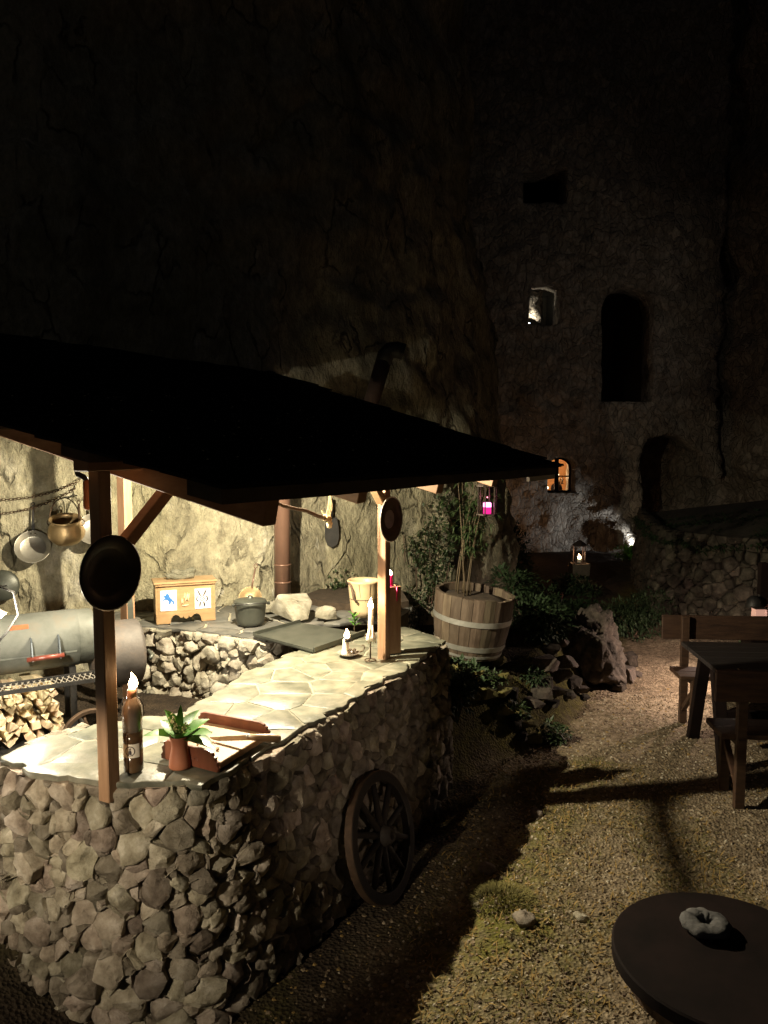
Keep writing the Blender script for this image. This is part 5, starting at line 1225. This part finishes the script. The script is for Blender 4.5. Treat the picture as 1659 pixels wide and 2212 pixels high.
mb = MB(mo); mb.tube([wc, wc - sn * .5], .012, 8); mb.build('axle', M['black_iron'], sm)
mb = MB(mo); ta = A_ + sn * .06; 
tray0 = PY(-60, 1640, 4.05); tray1 = PY(150, 1578, 4.35)
mb.bar(tray0 + V(0, .12, -.012), tray1 + V(0, .12, -.012), .3, .02); mb.build('wood_shelf', M['black_iron'], sm)
dxy = (tray1 - tray0); dxy.z = 0; fx = dxy.normalized(); fy = V(-fx.y, fx.x, 0); rw = random.Random(33); L_ = (tray1 - tray0).length
def log_mesh(k):
    mb = MB(); n = rw.choice((3, 4, 4, 5)); r_ = rw.uniform(.026, .036); t0 = rw.uniform(0, 6)
    pl3 = [(r_ * rw.uniform(.75, 1.1) * math.cos(t0 + 2 * math.pi * q / n), r_ * rw.uniform(.75, 1.1) * math.sin(t0 + 2 * math.pi * q / n)) for q in range(n)]
    mb.prism(pl3, -.13, .13, (V(1, 0, 0), V(0, 0, 1), V(0, -1, 0))); me = mb.build('tmp', [M['firewood'], M['bark']], None, bevel=.002).data; ob = bpy.data.objects[-1] if False else None
    me.polygons[2 + k % max(1, n)].material_index = 1 if k % 3 == 0 else 0
    return me
meshes = []
for k in range(10): meshes.append(log_mesh(k))
for ob in [o for o in bpy.data.objects if o.name.startswith('tmp')]: bpy.data.objects.remove(ob)
zr = .03; row = 0; nl = 0
while row < 7:
    x = .02 + (.02 if row % 2 else 0) ; 
    while x < L_ - .02 - row * .012:
        base = tray0.lerp(tray1, x / L_); hmax = .26 + .06 * math.sin(x * 6) + (.04 if x > L_ * .6 else 0)
        if zr < hmax:
            o = bpy.data.objects.new('firewood_log', meshes[rw.randrange(10)]); C.objects.link(o)
            o.location = base + fy * (.13 + rw.uniform(-.035, .02)) + V(0, 0, zr + rw.uniform(-.006, .006)); o.rotation_euler = (rw.uniform(-.06, .06), rw.uniform(0, 6.28), math.atan2(fx.y, fx.x) + rw.uniform(-.18, .18))
            tag(o, 'split pale firewood log stacked on the shelf under the smoker', 'log', 'firewood under the smoker'); nl += 1
        x += rw.uniform(.048, .066)
    zr += .045; row += 1
mt_ = PY(283, 1310, 5.0)
ms_ = thing('metal_bar', 'grey flat metal bar leaning against the rear post', 'bar', (mt_.x, mt_.y, .5))
mb = MB(ms_.location); mb.bar((mt_.x + .02, mt_.y - .02, .5), (mt_.x - .03, mt_.y + .06, 1.42), .035, .006); mb.build('strip', M['cast_iron'], ms_)
mb = MB(ms_.location); mb.tube([(mt_.x - .03, mt_.y + .05, 1.4), (mt_.x - .03, mt_.y + .065, 1.4)], .008, 8); mb.build('bolt', M['rust_iron'], ms_)
# ================================================================ wagon wheel against the counter
wcx = CF + CU * 1.12 + CN * .18
ww = thing('wagon_wheel', 'dark old wooden wagon wheel leaning against the stone counter', 'wheel', (wcx.x, wcx.y, 0))
wr = .315; nrm = (CN + V(0, 0, .26)).normalized()
wheel(ww, ww.location, V(wcx.x, wcx.y, wr * .97 + .0) , wr, nrm, 10, .048, .045, M['wheel_wood'], .05, sw=.035)
mb = MB(ww.location); ax = frame(nrm); cc = V(wcx.x, wcx.y, wr * .97 + .0)
mb.lathe([(wr, -.02), (wr + .005, -.02), (wr + .005, .02), (wr, .02)], 44, cc, ax, closed=True); mb.build('tyre', M['rust_iron'], ww)

# ================================================================ barrel planter and bamboo
bp_ = V(.69, 6.2, gh(.745, 6.2) + .02)
BZ = .625
ba = thing('barrel_planter', 'half oak barrel planter with two pale hoops', 'planter', (bp_.x, bp_.y, BZ), rot=(rad(3), rad(6), 0))
prof = [(0, .262), (.12, .29), (.26, .312), (.40, .32), (.5, .322)]
def brad(h):
    for (h0, r0), (h1, r1) in zip(prof, prof[1:]):
        if h <= h1: return lerp(r0, r1, (h - h0) / (h1 - h0))
    return prof[-1][1]
NS = 22
for k in range(NS):
    t0 = 2 * math.pi * k / NS + .006; t1 = 2 * math.pi * (k + 1) / NS - .006; mb = MB(); vs = []; dz_ = rl.uniform(-.006, .008)
    hs_ = [0, .1, .2, .3, .4, .5 + dz_]
    for h in hs_:
        for t, rr_ in ((t0, 0), ((t0 + t1) / 2, .003), (t1, 0)): vs.append(V(math.cos(t) * (brad(h) + rr_), math.sin(t) * (brad(h) + rr_), h))
        for t in (t1, t0): vs.append(V(math.cos(t) * (brad(h) - .026), math.sin(t) * (brad(h) - .026), h))
    fs = [(4, 3, 2, 1, 0), tuple(25 + q for q in range(5))]
    for i in range(5):
        for q in range(5): fs.append((i * 5 + q, i * 5 + (q + 1) % 5, i * 5 + 5 + (q + 1) % 5, i * 5 + 5 + q))
    mb.add(vs, fs); mb.build('stave', M['barrel_oak'], ba, clean=True)
for h0, h1 in ((.075, .118), (.285, .328), (.02, .04)):
    mb = MB(); mb.lathe([(brad(h0) + .003, h0), (brad(h0) + .007, h0), (brad(h1) + .007, h1), (brad(h1) + .003, h1)], 44, closed=True); mb.build('hoop', M['hoop'], ba, angle=.6)
mb = MB(); mb.lathe([(0, .02), (.25, .02), (.293, .44), (.15, .47), (0, .46)], 30, wob=.01); mb.build('soil', M['soil'], ba, smooth=True)
def leaf_blade(mb, p, d, L_, W_):
    d = d.normalized(); sd = d.cross(V(0, 0, 1)); sd = sd.normalized() if sd.length > 1e-3 else V(1, 0, 0); n2 = sd.cross(d)
    mb.add([p, p + d * L_ * .35 + sd * W_ + n2 * W_ * .3, p + d * L_ - n2 * L_ * .18, p + d * L_ * .35 - sd * W_ + n2 * W_ * .3, p + d * L_ * .45 - n2 * L_ * .02], [(0, 1, 4), (1, 2, 4), (2, 3, 4), (3, 0, 4)])
rp = random.Random(17)
bam = thing('bamboo_plant', 'tall thin bamboo growing from the barrel planter', 'bamboo', (bp_.x - .03, bp_.y, BZ + .45))
mbl = MB()
for k in range(9):
    b0 = V(rp.uniform(-.1, .06), rp.uniform(-.08, .08), -.03); lean = V(rp.uniform(-.12, .3), rp.uniform(-.1, .12), 0); hgt = rp.uniform(.75, 1.2)
    lean *= .8; pts = [b0 + lean * (q ** 1.6) + V(0, 0, hgt * q) for q in [i / 7 for i in range(8)]]
    mb = MB(); mb.tube(pts, [.006 - .0006 * i for i in range(8)], 6); mb.build('cane', M['stem'], bam, smooth=True)
    for q in range(22):
        t = rp.uniform(.38, 1); i = min(6, int(t * 7)); p = pts[i].lerp(pts[i + 1], t * 7 - i); an = rp.uniform(0, 6.28)
        tw = V(math.cos(an), math.sin(an), .25) * rp.uniform(.02, .15); e = p + tw
        for w_ in range(3): leaf_blade(mbl, e, V(math.cos(an + rp.uniform(-1, 1)), math.sin(an + rp.uniform(-1, 1)), rp.uniform(-.7, .3)), rp.uniform(.05, .1), rp.uniform(.005, .009))
mbl.build('leaves', M['leaf_dark'], bam, clean=False)

# ================================================================ foliage helpers
def bush(name, label, c, rx, ry, rz, n, size, mt, seed, cat='bush', stem=True, group=None, lobes=7, thin=1.0):
    rnd = random.Random(seed); c = Vector(c); t = thing(name, label, cat, c, group=group); mb = MB(); cs = []
    for k in range(lobes):
        a = rnd.uniform(0, 6.28); q = rnd.uniform(.2, .8); cs.append((V(math.cos(a) * rx * q * .7, math.sin(a) * ry * q * .7, rz * rnd.uniform(.35, 1.2)), rnd.uniform(.3, .6)))
    for k in range(n):
        lc, lr = cs[rnd.randrange(lobes)]; v = V(rnd.gauss(0, 1), rnd.gauss(0, 1), rnd.gauss(0, 1)).normalized() * (rnd.random() ** .4) * lr
        p = lc + V(v.x * rx, v.y * ry, v.z * rz)
        if p.z < .01: p.z = abs(p.z) + .01
        d = (v.normalized() + V(rnd.uniform(-.8, .8), rnd.uniform(-.8, .8), rnd.uniform(-.6, .5)))
        leaf_blade(mb, p, d, size * rnd.uniform(.6, 1.4), size * .28 * thin * rnd.uniform(.7, 1.3))
    mb.build('foliage', mt, t, clean=False)
    if stem:
        mb = MB()
        for lc, lr in cs: mb.tube([V(0, 0, -.05), lc * .5 + V(0, 0, .02), lc], [.012, .008, .004], 6)
        mb.build('stems', M['bark'], t)
    return t
def ivy(name, label, pxs, n, mt, seed, size=.035, off=(.01, .1)):
    rnd = random.Random(seed); mb = MB(); org = None; pts = []
    for k in range(n):
        x, y = rnd.choice(pxs); x += rnd.gauss(0, 14); y += rnd.gauss(0, 20); p = on_cliff(x, y, rnd.uniform(*off)); pts.append(p)
    org = min(pts, key=lambda q: q.z); t = thing(name, label, 'creeper', org); mb = MB(org)
    for p in pts:
        a = rnd.uniform(0, 6.28); leaf_blade(mb, p, V(math.cos(a) * .8, -.5 + rnd.uniform(-.3, .3), math.sin(a) * .8 - .3), size * rnd.uniform(.6, 1.5), size * .33 * rnd.uniform(.7, 1.3))
    mb.build('leaves', mt, t, clean=False)
    mb = MB(org)
    for k in range(14):
        a = rnd.choice(pts); b = min((q for q in pts if q.z < a.z - .25), key=lambda q: (q - a).length, default=a)
        if b is not a: mb.tube([a, a.lerp(b, .5) + V(0, -.02, 0), b], .005, 5)
    if mb.v: mb.build('vine', M['bark'], t)
ivy('ivy', 'dark green ivy hanging on the cliff behind the barrel', [(900, 1180), (920, 1220), (940, 1260), (905, 1300), (960, 1200), (980, 1150), (1000, 1110), (930, 1150), (890, 1340), (960, 1090), (1020, 1170)], 1500, M['leaf_dark'], 41)
ivy('creeping_plant', 'small ferny creeper at the cliff foot above the soil bed', [(735, 1270), (725, 1285), (745, 1290), (715, 1300), (750, 1275)], 420, M['leaf_dark'], 42, .03)
def gp(x, y, d=None):
    r = _ray(x, y); t = 1.5
    while t < 40:
        p = camo.location + r * t
        if p.z <= gh(p.x, p.y): return p
        t += .01
    return p
def yb(name, label, x, y, *a, **k): p = PY(x, y[0], y[1]); p.z = gh(p.x, p.y) - .02; return bush(name, label, p, *a, **k)
yb('shrub', 'dark leafy shrub growing behind the barrel planter', 1130, (1350, 7.4), .45, .4, .35, 1800, .06, M['leaf_black'], 51)
yb('shrub', 'low dark shrub just right of the barrel hoops', 1150, (1400, 6.9), .35, .35, .3, 1200, .06, M['leaf_black'], 52)
yb('shrub', 'round clipped dark bush beside the gravel path', 1368, (1330, 9.2), .55, .5, .42, 3600, .06, M['leaf_black'], 53, thin=.6)
yb('shrub', 'dark bush under the castle lantern', 1225, (1270, 10.3), .5, .5, .16, 1600, .07, M['leaf_black'], 54)
yb('shrub', 'tall dark conifer shrub in the gap before the castle', 1100, (1250, 10.6), .45, .45, .95, 3200, .08, M['leaf_black'], 55, thin=.6)
yb('shrub', 'leafy ground plant at the mossy bank foot', 1195, (1520, 5.9), .16, .16, .13, 320, .05, M['leaf_dark'], 56)
yb('shrub', 'small green plant below the retaining wall near the path lamp', 1615, (1360, 8.6), .16, .14, .14, 260, .05, M['leaf_dark'], 57)
yb('shrub', 'fresh green tuft at the white-lit castle foot', 1352, (1215, 15.7), .35, .25, .2, 500, .09, M['leaf_bright'], 58)
yb('shrub', 'leafy plant at the right end of the stone counter', 985, (1600, 5.45), .22, .2, .3, 520, .055, M['leaf_black'], 59)

yb('shrub', 'low dark twiggy shrub around the glowing castle lantern', 1248, (1260, 11.8), .5, .4, .2, 1500, .06, M['leaf_black'], 60)
# ================================================================ rocks
p = gp(1288, 1488)
bo_ = rock_blob('boulder', (0, 0, .31), (.34, .3, .40), M['boulder'], 23, 5, .28, flat=.9, rugged=.3); bo_.location = (p.x, p.y + .25, p.z - .04); tag(bo_, 'large brown upright boulder beside the gravel path', 'boulder')
EDGE = [(1178, 1452, .12), (1205, 1478, .13), (1192, 1420, .11), (1222, 1446, .14), (1238, 1482, .1), (1170, 1490, .11), (1252, 1500, .08), (1226, 1506, .08), (1200, 1505, .09), (1348, 1470, .13), (1362, 1440, .12), (1336, 1492, .07), (1210, 1398, .1), (1186, 1380, .09), (1240, 1412, .1), (1165, 1512, .1), (1148, 1530, .1), (1192, 1528, .06), (1375, 1462, .06), (1262, 1510, .05)]
for k, (x, y, s_) in enumerate(EDGE):
    p = gp(x, y); o = block('edging_stone', (s_, s_ * .9, s_ * rl.uniform(.4, .62)), M['boulder'] if k % 3 == 0 else M['wall_stone'], 70 + k, 16, .06); o.location = p; o.rotation_euler = (0, 0, rl.uniform(0, 6))
    tag(o, 'rough edging stone heaped round the foot of the boulder', 'stone', 'edging stones at the boulder')
BANK = [(950, 1418, .09), (965, 1432, .1), (1000, 1440, .11), (1035, 1446, .1), (985, 1466, .12), (1020, 1480, .12), (1055, 1478, .11), (1042, 1510, .11), (1075, 1512, .11), (1100, 1508, .1), (1085, 1545, .1), (1115, 1545, .1), (1105, 1575, .09), (1135, 1570, .09), (1150, 1600, .08), (1128, 1600, .08), (960, 1462, .1), (1070, 1440, .1), (1170, 1605, .06), (1090, 1470, .09), (1010, 1505, .1)]
for k, (x, y, s_) in enumerate(BANK):
    p = gp(x, y); o = block('bank_stone', (s_, s_ * .8, s_ * .45), M['moss'] if k % 3 else M['wall_stone'], 170 + k, 16, .07); o.location = p; o.rotation_euler = (rl.uniform(-.2, .2), rl.uniform(-.2, .2), rl.uniform(0, 6))
    tag(o, 'mossy stone in the bank under the barrel planter', 'stone', 'mossy bank stones')
LOOSE = [(1052, 1880, .055, 'pale jagged stone at the edge of the counter shadow'), (1030, 1955, .04, 'flat mossy stone beside the counter shadow'), (1160, 1760, .05, 'small pale stone in the shadow fringe'), (1255, 1985, .04, 'half-buried stone left of the round table'), (1130, 1990, .06, 'low mossy stone left of the round table')]
for k, (x, y, s_, lb_) in enumerate(LOOSE):
    p = gp(x, y); o = rock_blob('loose_stone', (0, 0, s_ * .2), (s_, s_ * .9, s_ * .6), M['field_stone'], 270 + k, 3, .25, flat=.6); o.location = p; tag(o, lb_, 'stone')
for k, (x, y, r_, lb_) in enumerate(((985, 1440, .16, 'leafy green cover just below the barrel'), (1045, 1490, .2, 'leafy green cover in the middle of the mossy bank'), (1110, 1545, .18, 'leafy green cover low on the mossy bank'), (1150, 1480, .2, 'dark leafy cover between bank and boulder stones'))):
    p = gp(x, y); bush('ground_cover', lb_, (p.x, p.y + .05, p.z - .03), r_, r_, r_ * .55, 700, .035, M['leaf_dark'] if k < 3 else M['leaf_black'], 90 + k, 'plant', lobes=9)
# mossy mound
p = gp(1085, 1945); mb = MB(); rm_ = random.Random(3)
mt2 = thing('moss_mound', 'yellow-green grassy moss tuft at the edge of the counter shadow', 'moss', p)
for k in range(1500):
    a = rm_.uniform(0, 6.28); q = rm_.random() ** .6; b0 = V(math.cos(a) * q * .17, math.sin(a) * q * .13, .03 * (1 - q * q)); leaf_blade(mb, b0, V(math.cos(a) * q + rm_.uniform(-.5, .5), math.sin(a) * q + rm_.uniform(-.5, .5), rm_.uniform(.5, 1.2)), rm_.uniform(.015, .04), .0022)
o = mb.build('blades', M['moss'], mt2, clean=False); o['kind'] = 'stuff'
# gravel, dry leaves and grass blades as uncountable litter
def litter(name, label, n, box, mats, seed, size, dens=None, kindf=None):
    rnd = random.Random(seed); mb = MB(); k = 0
    while k < n:
        x = rnd.uniform(box[0], box[1]); y = box[2] + (box[3] - box[2]) * rnd.random() ** 1.5
        if csd(x, y) < .06 and ctd(x, y) < 2.6: k += 1; continue
        if bed_d(x, y) > .02: k += 1; continue
        if dens and rnd.random() > dens(x, y): k += 1; continue
        p = V(x, y, gh(x, y)); r_ = size * rnd.uniform(.4, 1.6) ** 1.3; a = rnd.uniform(0, 6.28); mb.mi = rnd.randrange(len(mats))
        if kindf == 'blade':
            leaf_blade(mb, p, V(math.cos(a), math.sin(a), rnd.uniform(.2, 1.4)), r_ * 3, r_ * .22)
        else:
            fl = .25 if kindf == 'chip' else .6; n_ = 5; top = [p + V(math.cos(a + q * 1.256) * r_ * rnd.uniform(.6, 1.1), math.sin(a + q * 1.256) * r_ * rnd.uniform(.5, 1), -.002) for q in range(n_)]
            t2 = [v.lerp(p, .45) + V(0, 0, r_ * fl * rnd.uniform(.6, 1.2) + .002) for v in top]
            mb.add(top + t2, [tuple(range(5, 10))] + [(q, (q + 1) % 5, 5 + (q + 1) % 5, 5 + q) for q in range(5)])
        k += 1
    o = mb.build(name, [M[m] for m in mats], None, clean=False); tag(o, label, name.split('_')[-1], kind='stuff')
litter('gravel', 'loose gravel scattered over the courtyard ground', 30000, (-1.0, 3.4, 2.2, 7.0), ['gravel_a', 'gravel_b', 'gravel_b', 'gravel_b', 'gravel_c', 'bark'], 1, .0075, lambda x, y: max(.04, sst(.1, .75, csd(x, y))) if ctd(x, y) < 3 else 1)
litter('dry_leaves', 'dry leaves and bark chips on the courtyard ground', 5200, (-1.0, 3.6, 2.2, 7.5), ['dry_leaf', 'gravel_b', 'bark'], 2, .011, kindf='chip')
litter('grass', 'sparse yellow-green grass and moss blades on the courtyard ground', 20000, (.1, 2.6, 2.3, 5.4), ['moss', 'dry_leaf', 'dry_leaf'], 3, .011, lambda x, y: min(1, .06 + .8 * math.exp(-((csd(x, y) - .85) / .3) ** 2) + .9 * sst(.02, .4, noise.noise(V(x * 1.5, y * 1.5, 2)) + .3 * noise.noise(V(x * 5, y * 5, 2)))), 'blade')

# ---- retaining wall on the far right
rwall = thing('retaining_wall', 'dim dry-stone retaining wall behind the picnic bench', 'wall', (6.0, 10, 0))
RW = [(5.6, 13.5), (4.9, 11.2), (4.35, 9.6), (5.2, 8.7), (6.5, 7.9)]
RW = [(4.7, 14), (4.0, 11.3), (3.8, 10.4), (4.1, 9.7), (4.7, 9.1), (7, 8)]
stone_wall(rwall, RW, 1.35, .135, .12, M['wall_stone'], random.Random(77), .055, .0, z0=-.15, batter=.12)
f_, L_ = path_sampler(RW); vs = []; n = 30
for i in range(n + 1):
    p, d = f_(L_ * i / n); nn = V(d.y, -d.x, 0)
    for z_, of in ((-.3, .08), (1.1, -.03), (1.2, -.7), (1.45, -2.6)): vs.append(p + nn * of + V(0, 0, z_))
mb = MB(rwall.location); mb.add(vs, [(i * 4 + q, i * 4 + 4 + q, i * 4 + 5 + q, i * 4 + 1 + q) for i in range(n) for q in range(3)]); mb.build('core', M['mortar_dark'], rwall)

rnd_ = random.Random(88); mb = MB(rwall.location)
for k in range(9000):
    p, d = f_(L_ * rnd_.random()); nn = V(d.y, -d.x, 0); q_ = rnd_.random() ** 1.5 * 2.4; p = p + nn * (.12 - q_) + V(0, 0, 1.05 + (.14 * min(q_, .7)) + .13 * max(0, q_ - .7) + .16 * noise.noise(p * 2)); a = rnd_.uniform(0, 6.28)
    leaf_blade(mb, p, V(math.cos(a), math.sin(a), rnd_.uniform(-.6, 1.2)), rnd_.uniform(.05, .14), rnd_.uniform(.008, .02))
o = mb.build('overgrowth', M['leaf_black'], rwall, clean=False); o['kind'] = 'stuff'

# ================================================================ benches, picnic table, path lamp
def bench(name, label, c, L_, rz, m, back=True):
    t = thing(name, label, 'bench', c, rz)
    for k in range(2):
        mb = MB(); mb.box((L_ / 2, .1 + .15 * k, .46), (L_, .145, .035)); mb.build('seat_plank', m, t, bevel=.004)
    for k, z_ in enumerate((.80,)):
        mb = MB(); mb.box((L_ / 2, .36, z_), (L_ + .12, .03, .2)); mb.build('back_plank', m, t, bevel=.004)
    for x in (.12, L_ - .12):
        mb = MB(); mb.box((x, .325, .45), (.06, .045, .9)); mb.build('back_post', m, t, bevel=.003)
        mb = MB(); mb.box((x, .05, .22), (.06, .05, .44)); mb.build('leg', m, t, bevel=.003)
        mb = MB(); mb.box((x, .19, .425), (.045, .34, .05)); mb.build('bearer', m, t)
        mb = MB(); mb.bar((x, .31, .12), (x, .07, .34), .035, .035); mb.build('brace', m, t)
    return t
fb = gp(1490, 1585); bench('park_bench', 'dark wooden bench with back plank beyond the picnic table', (fb.x - .1, fb.y - .05, fb.z), 1.7, rad(-4), M['bench_wood'])
nb = gp(1603, 1746); t = bench('park_bench', 'reddish wooden bench with back turned, nearest the round table', (0, 0, 0), 1.7, 0, M['bench_wood'])
t.rotation_euler = (0, 0, rad(180 - 5)); t.location = (nb.x + 1.58, nb.y + .19, nb.z)
tbl = thing('picnic_table', 'black plank picnic table with splayed legs between two benches', 'table', (2.3, 5.22, gh(2.3, 5.4)), rad(-4))
TW = 1.6
for k in range(5):
    mb = MB(); mb.box((TW / 2, .075 + .152 * k, .75), (TW, .148, .034), jit=.001); mb.build('table_plank', M['table_black'], tbl, bevel=.003)
for x in (.1, TW - .15):
    for sg in (-1, 1):
        mb = MB(); mb.bar((x, .38 + sg * .34, 0), (x, .38 + sg * .12, .72), .085, .06); mb.build('leg', M['dark_wood'], tbl, bevel=.004)
    mb = MB(); mb.box((x, .38, .705), (.06, .66, .05)); mb.build('bearer', M['dark_wood'], tbl)
mb = MB(); mb.bar((.15, .38, .3), (TW - .2, .38, .3), .05, .08); mb.build('stretcher', M['dark_wood'], tbl)
# path lamp with hood
lp = PY(1629, 1322, 7.0)
pa = thing('path_lamp', 'dark hooded path lamp glowing behind the picnic bench', 'lamp', (lp.x, lp.y, gh(lp.x, lp.y)))
h = lp.z - pa.location.z
mb = MB(); mb.box((.1, .06, (h + .45) / 2), (.07, .07, h + .45)); mb.box((.1, .06, .02), (.16, .16, .04)); mb.build('post', M['dark_wood'], pa)
mb = MB(); mb.lathe([(0, .135), (.03, .13), (.062, .1), (.078, .05), (.084, 0), (.08, 0), (.07, .05), (.05, .1), (0, .12)], 24, (0, 0, h + .02)); mb.build('hood', M['black_iron'], pa, smooth=True)
mb = MB(); mb.bar((.06, .04, h + .14), (.1, .06, h + .14), .03, .03); mb.build('arm', M['black_iron'], pa)
mb = MB(); mb.lathe([(0, -.012), (.014, -.008), (.018, 0), (.014, .02), (.01, .03)], 14, (.0, .0, h + .075)); mb.build('bulb', M['bulb_pink'], pa, smooth=True)
lamp('path_light', (lp.x, lp.y, lp.z + .038), 200, (1.0, .74, .6), .03)
pc = PY(1637, 1342, 6.9)
cl_ = thing('candle_lantern', 'small pink-lit lantern standing under the hooded path lamp', 'lantern', (pc.x, pc.y, pc.z - .09))
mb = MB(); mb.box((0, 0, .11), (.085, .085, .2)); mb.build('paper', mat('paper_pink', [(.75, .5, .42), (.85, .6, .5)], .8, 8, 0, emis=(1, .5, .4), estr=.35), cl_)
mb = MB(); mb.box((0, 0, .005), (.1, .1, .01)); mb.build('base', M['lantern_metal'], cl_)
mb = MB(); mb.box((0, 0, .215), (.1, .1, .01)); mb.build('cap', M['lantern_metal'], cl_)
mb = MB(); mb.box((0, 0, -(pc.z - .09) / 2 + gh(pc.x, pc.y) / 2), (.2, .2, pc.z - .09 - gh(pc.x, pc.y))); mb.build('pedestal', M['dark_wood'], cl_)

# ================================================================ round table with the stone ring
tp = V(1.13, 2.40, .62); rt = thing('round_table', 'dark round wooden table in the near right corner', 'table', (tp.x, tp.y, gh(tp.x, tp.y)))
zt_ = tp.z - rt.location.z; r_ = .365
mb = MB(); mb.lathe([(0, zt_ - .05), (r_ - .006, zt_ - .05), (r_, zt_ - .044), (r_, zt_ - .006), (r_ - .006, zt_), (0, zt_)], 64); mb.build('tabletop', M['dark_wood'], rt, angle=.5)
mb = MB(); mb.lathe([(r_ - .06, zt_ - .12), (r_ - .05, zt_ - .12), (r_ - .05, zt_ - .05), (r_ - .06, zt_ - .05)], 48, closed=True); mb.build('apron', M['bench_wood'], rt, angle=.5)
for t in (200, 300, 60):
    d = V(math.cos(rad(t)), math.sin(rad(t)), 0); mb = MB(); mb.bar(d * .22 + V(0, 0, zt_ - .05), d * .30, .05, .05, (-d.y, d.x, 0)); mb.build('leg', M['pine'], rt, bevel=.003)
p = PZ(1523, 2008, .62); sr = thing('stone_ring', 'rough grey stone ring lying on the round table', 'stone', p)
bm = bmesh.new(); vs = []
mb = MB(); prf = []
for i in range(40):
    an = 2 * math.pi * i / 40; rr2 = .05 + .014 * noise.noise(V(math.cos(an) * 2, math.sin(an) * 2, 3))
    for j in range(12):
        b_ = 2 * math.pi * j / 12; q = .033 * (1 + .3 * noise.noise(V(math.cos(an) * 3, math.sin(an) * 3, j * .7)))
        mb.v.append(V(math.cos(an) * (rr2 + q * math.cos(b_)), math.sin(an) * (rr2 + q * math.cos(b_)) * .95, .022 + .02 * math.sin(b_) * (1 + .4 * noise.noise(V(an * 3, j, 7)))))
for i in range(40):
    for j in range(12): mb.f.append([i * 12 + j, ((i + 1) % 40) * 12 + j, ((i + 1) % 40) * 12 + (j + 1) % 12, i * 12 + (j + 1) % 12]); mb.m.append(0)
mb.build('ring', M['grey_stone'], sr, smooth=True)
mb = MB(); mb.lathe([(0, .004), (.028, .006), (.03, .0)], 16); mb.build('ash', M['mortar_dark'], sr, smooth=True)

# ================================================================ lanterns
lh = PY(1053, 1046, 4.98)
hl = thing('hanging_lantern', 'open-doored hexagonal lantern with glowing magenta candle under the far eave', 'lantern', (lh.x, lh.y, lh.z - .2))
R6 = .062
mb = MB()
for k in range(6):
    t = rad(60 * k + 10); mb.box((math.cos(t) * R6, math.sin(t) * R6, .095), (.007, .007, .19))
mb.build('frame', M['lantern_metal'], hl)
mb = MB(); mb.lathe([(R6 + .006, 0), (R6 + .006, .008), (R6 - .004, .008), (0, .008)], 6); mb.build('base', M['lantern_metal'], hl)
mb = MB(); mb.lathe([(R6 + .008, .186), (R6 + .008, .192), (.03, .225), (.012, .235), (0, .236)], 6); mb.build('roof', M['lantern_metal'], hl)
mb = MB(); mb.tube([V(math.cos(a) * .02, 0, .255 + math.sin(a) * .02) for a in [2 * math.pi * k / 14 for k in range(14)]], .003, 6, closed=True)
mb.tube([V(0, 0, .27), V(0, .0, .33)], .003, 6); mb.build('hook', M['lantern_metal'], hl)
mb = MB(); mb.box((.115, -.045, .095), (.004, .06, .17)); mb.build('door', M['glass'], hl)
for k in (1, 2, 3, 4):
    t = rad(60 * k + 40); ap = R6 * .866; mb = MB(); mb.box((math.cos(t) * ap, math.sin(t) * ap, .097), (.002, R6 - .008, .175), (V(math.cos(t), math.sin(t), 0), V(-math.sin(t), math.cos(t), 0), V(0, 0, 1))); mb.build('pane', M['glass'], hl)
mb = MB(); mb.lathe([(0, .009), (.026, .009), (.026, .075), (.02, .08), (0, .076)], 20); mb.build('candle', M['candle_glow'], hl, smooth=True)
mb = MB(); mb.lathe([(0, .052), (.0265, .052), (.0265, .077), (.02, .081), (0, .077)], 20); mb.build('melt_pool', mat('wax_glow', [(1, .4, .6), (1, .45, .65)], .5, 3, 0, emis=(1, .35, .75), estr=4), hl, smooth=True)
lamp('lantern_light', (lh.x, lh.y - .0, lh.z - .085), .35, (1, .25, .45), .004)
lq = PY(1251, 1216, 12.2); gz_ = gh(lq.x, lq.y)
gl = thing('candle_lantern', 'small glowing candle lantern below the lit castle window', 'lantern', lq)
mb = MB()
for a in (-.075, .075):
    for b in (-.075, .075): mb.box((a, b, .14), (.012, .012, .28))
mb.box((0, 0, .0), (.17, .17, .012)); mb.box((0, 0, .28), (.17, .17, .012)); mb.lathe([(.13, .286), (.03, .36), (0, .37)], 4); mb.build('frame', M['lantern_metal'], gl)
mb = MB(); mb.lathe([(0, .007), (.035, .007), (.035, .06), (0, .062)], 14); mb.build('candle', M['wax_white'], gl, smooth=True)
flame(gl, (0, 0, .062), .085, .03, 'flame_far'); lamp('lantern_light', lq + V(0, 0, .15), 2.6, (1, .55, .3), .006)
mb = MB(); mb.box((0, 0, -.0 - (lq.z - gz_) / 2), (.28, .28, lq.z - gz_ - .012), jit=.02); mb.build('plinth', M['mortar_dark'], gl)
for k, (x, y, lb_) in enumerate(((1211, 1290, 'thin red-tipped garden stake near the castle shrubs'), (1184, 1362, 'thin red-tipped garden stake near the boulder'))):
    p = PY(x, y, 8.0 - k * .6); z_ = gh(p.x, p.y); st = thing('garden_stake', lb_, 'stake', (p.x, p.y, z_))
    mb = MB(); mb.tube([V(0, 0, 0), V(.01, 0, p.z - z_)], .006, 6); mb.build('rod', M['black_iron'], st)
    mb = MB(); mb.lathe([(0, -.03), (.018, 0), (.018, .04), (0, .06)], 10, (.01, 0, p.z - z_)); mb.build('tip', M['red_cloth'], st, smooth=True)
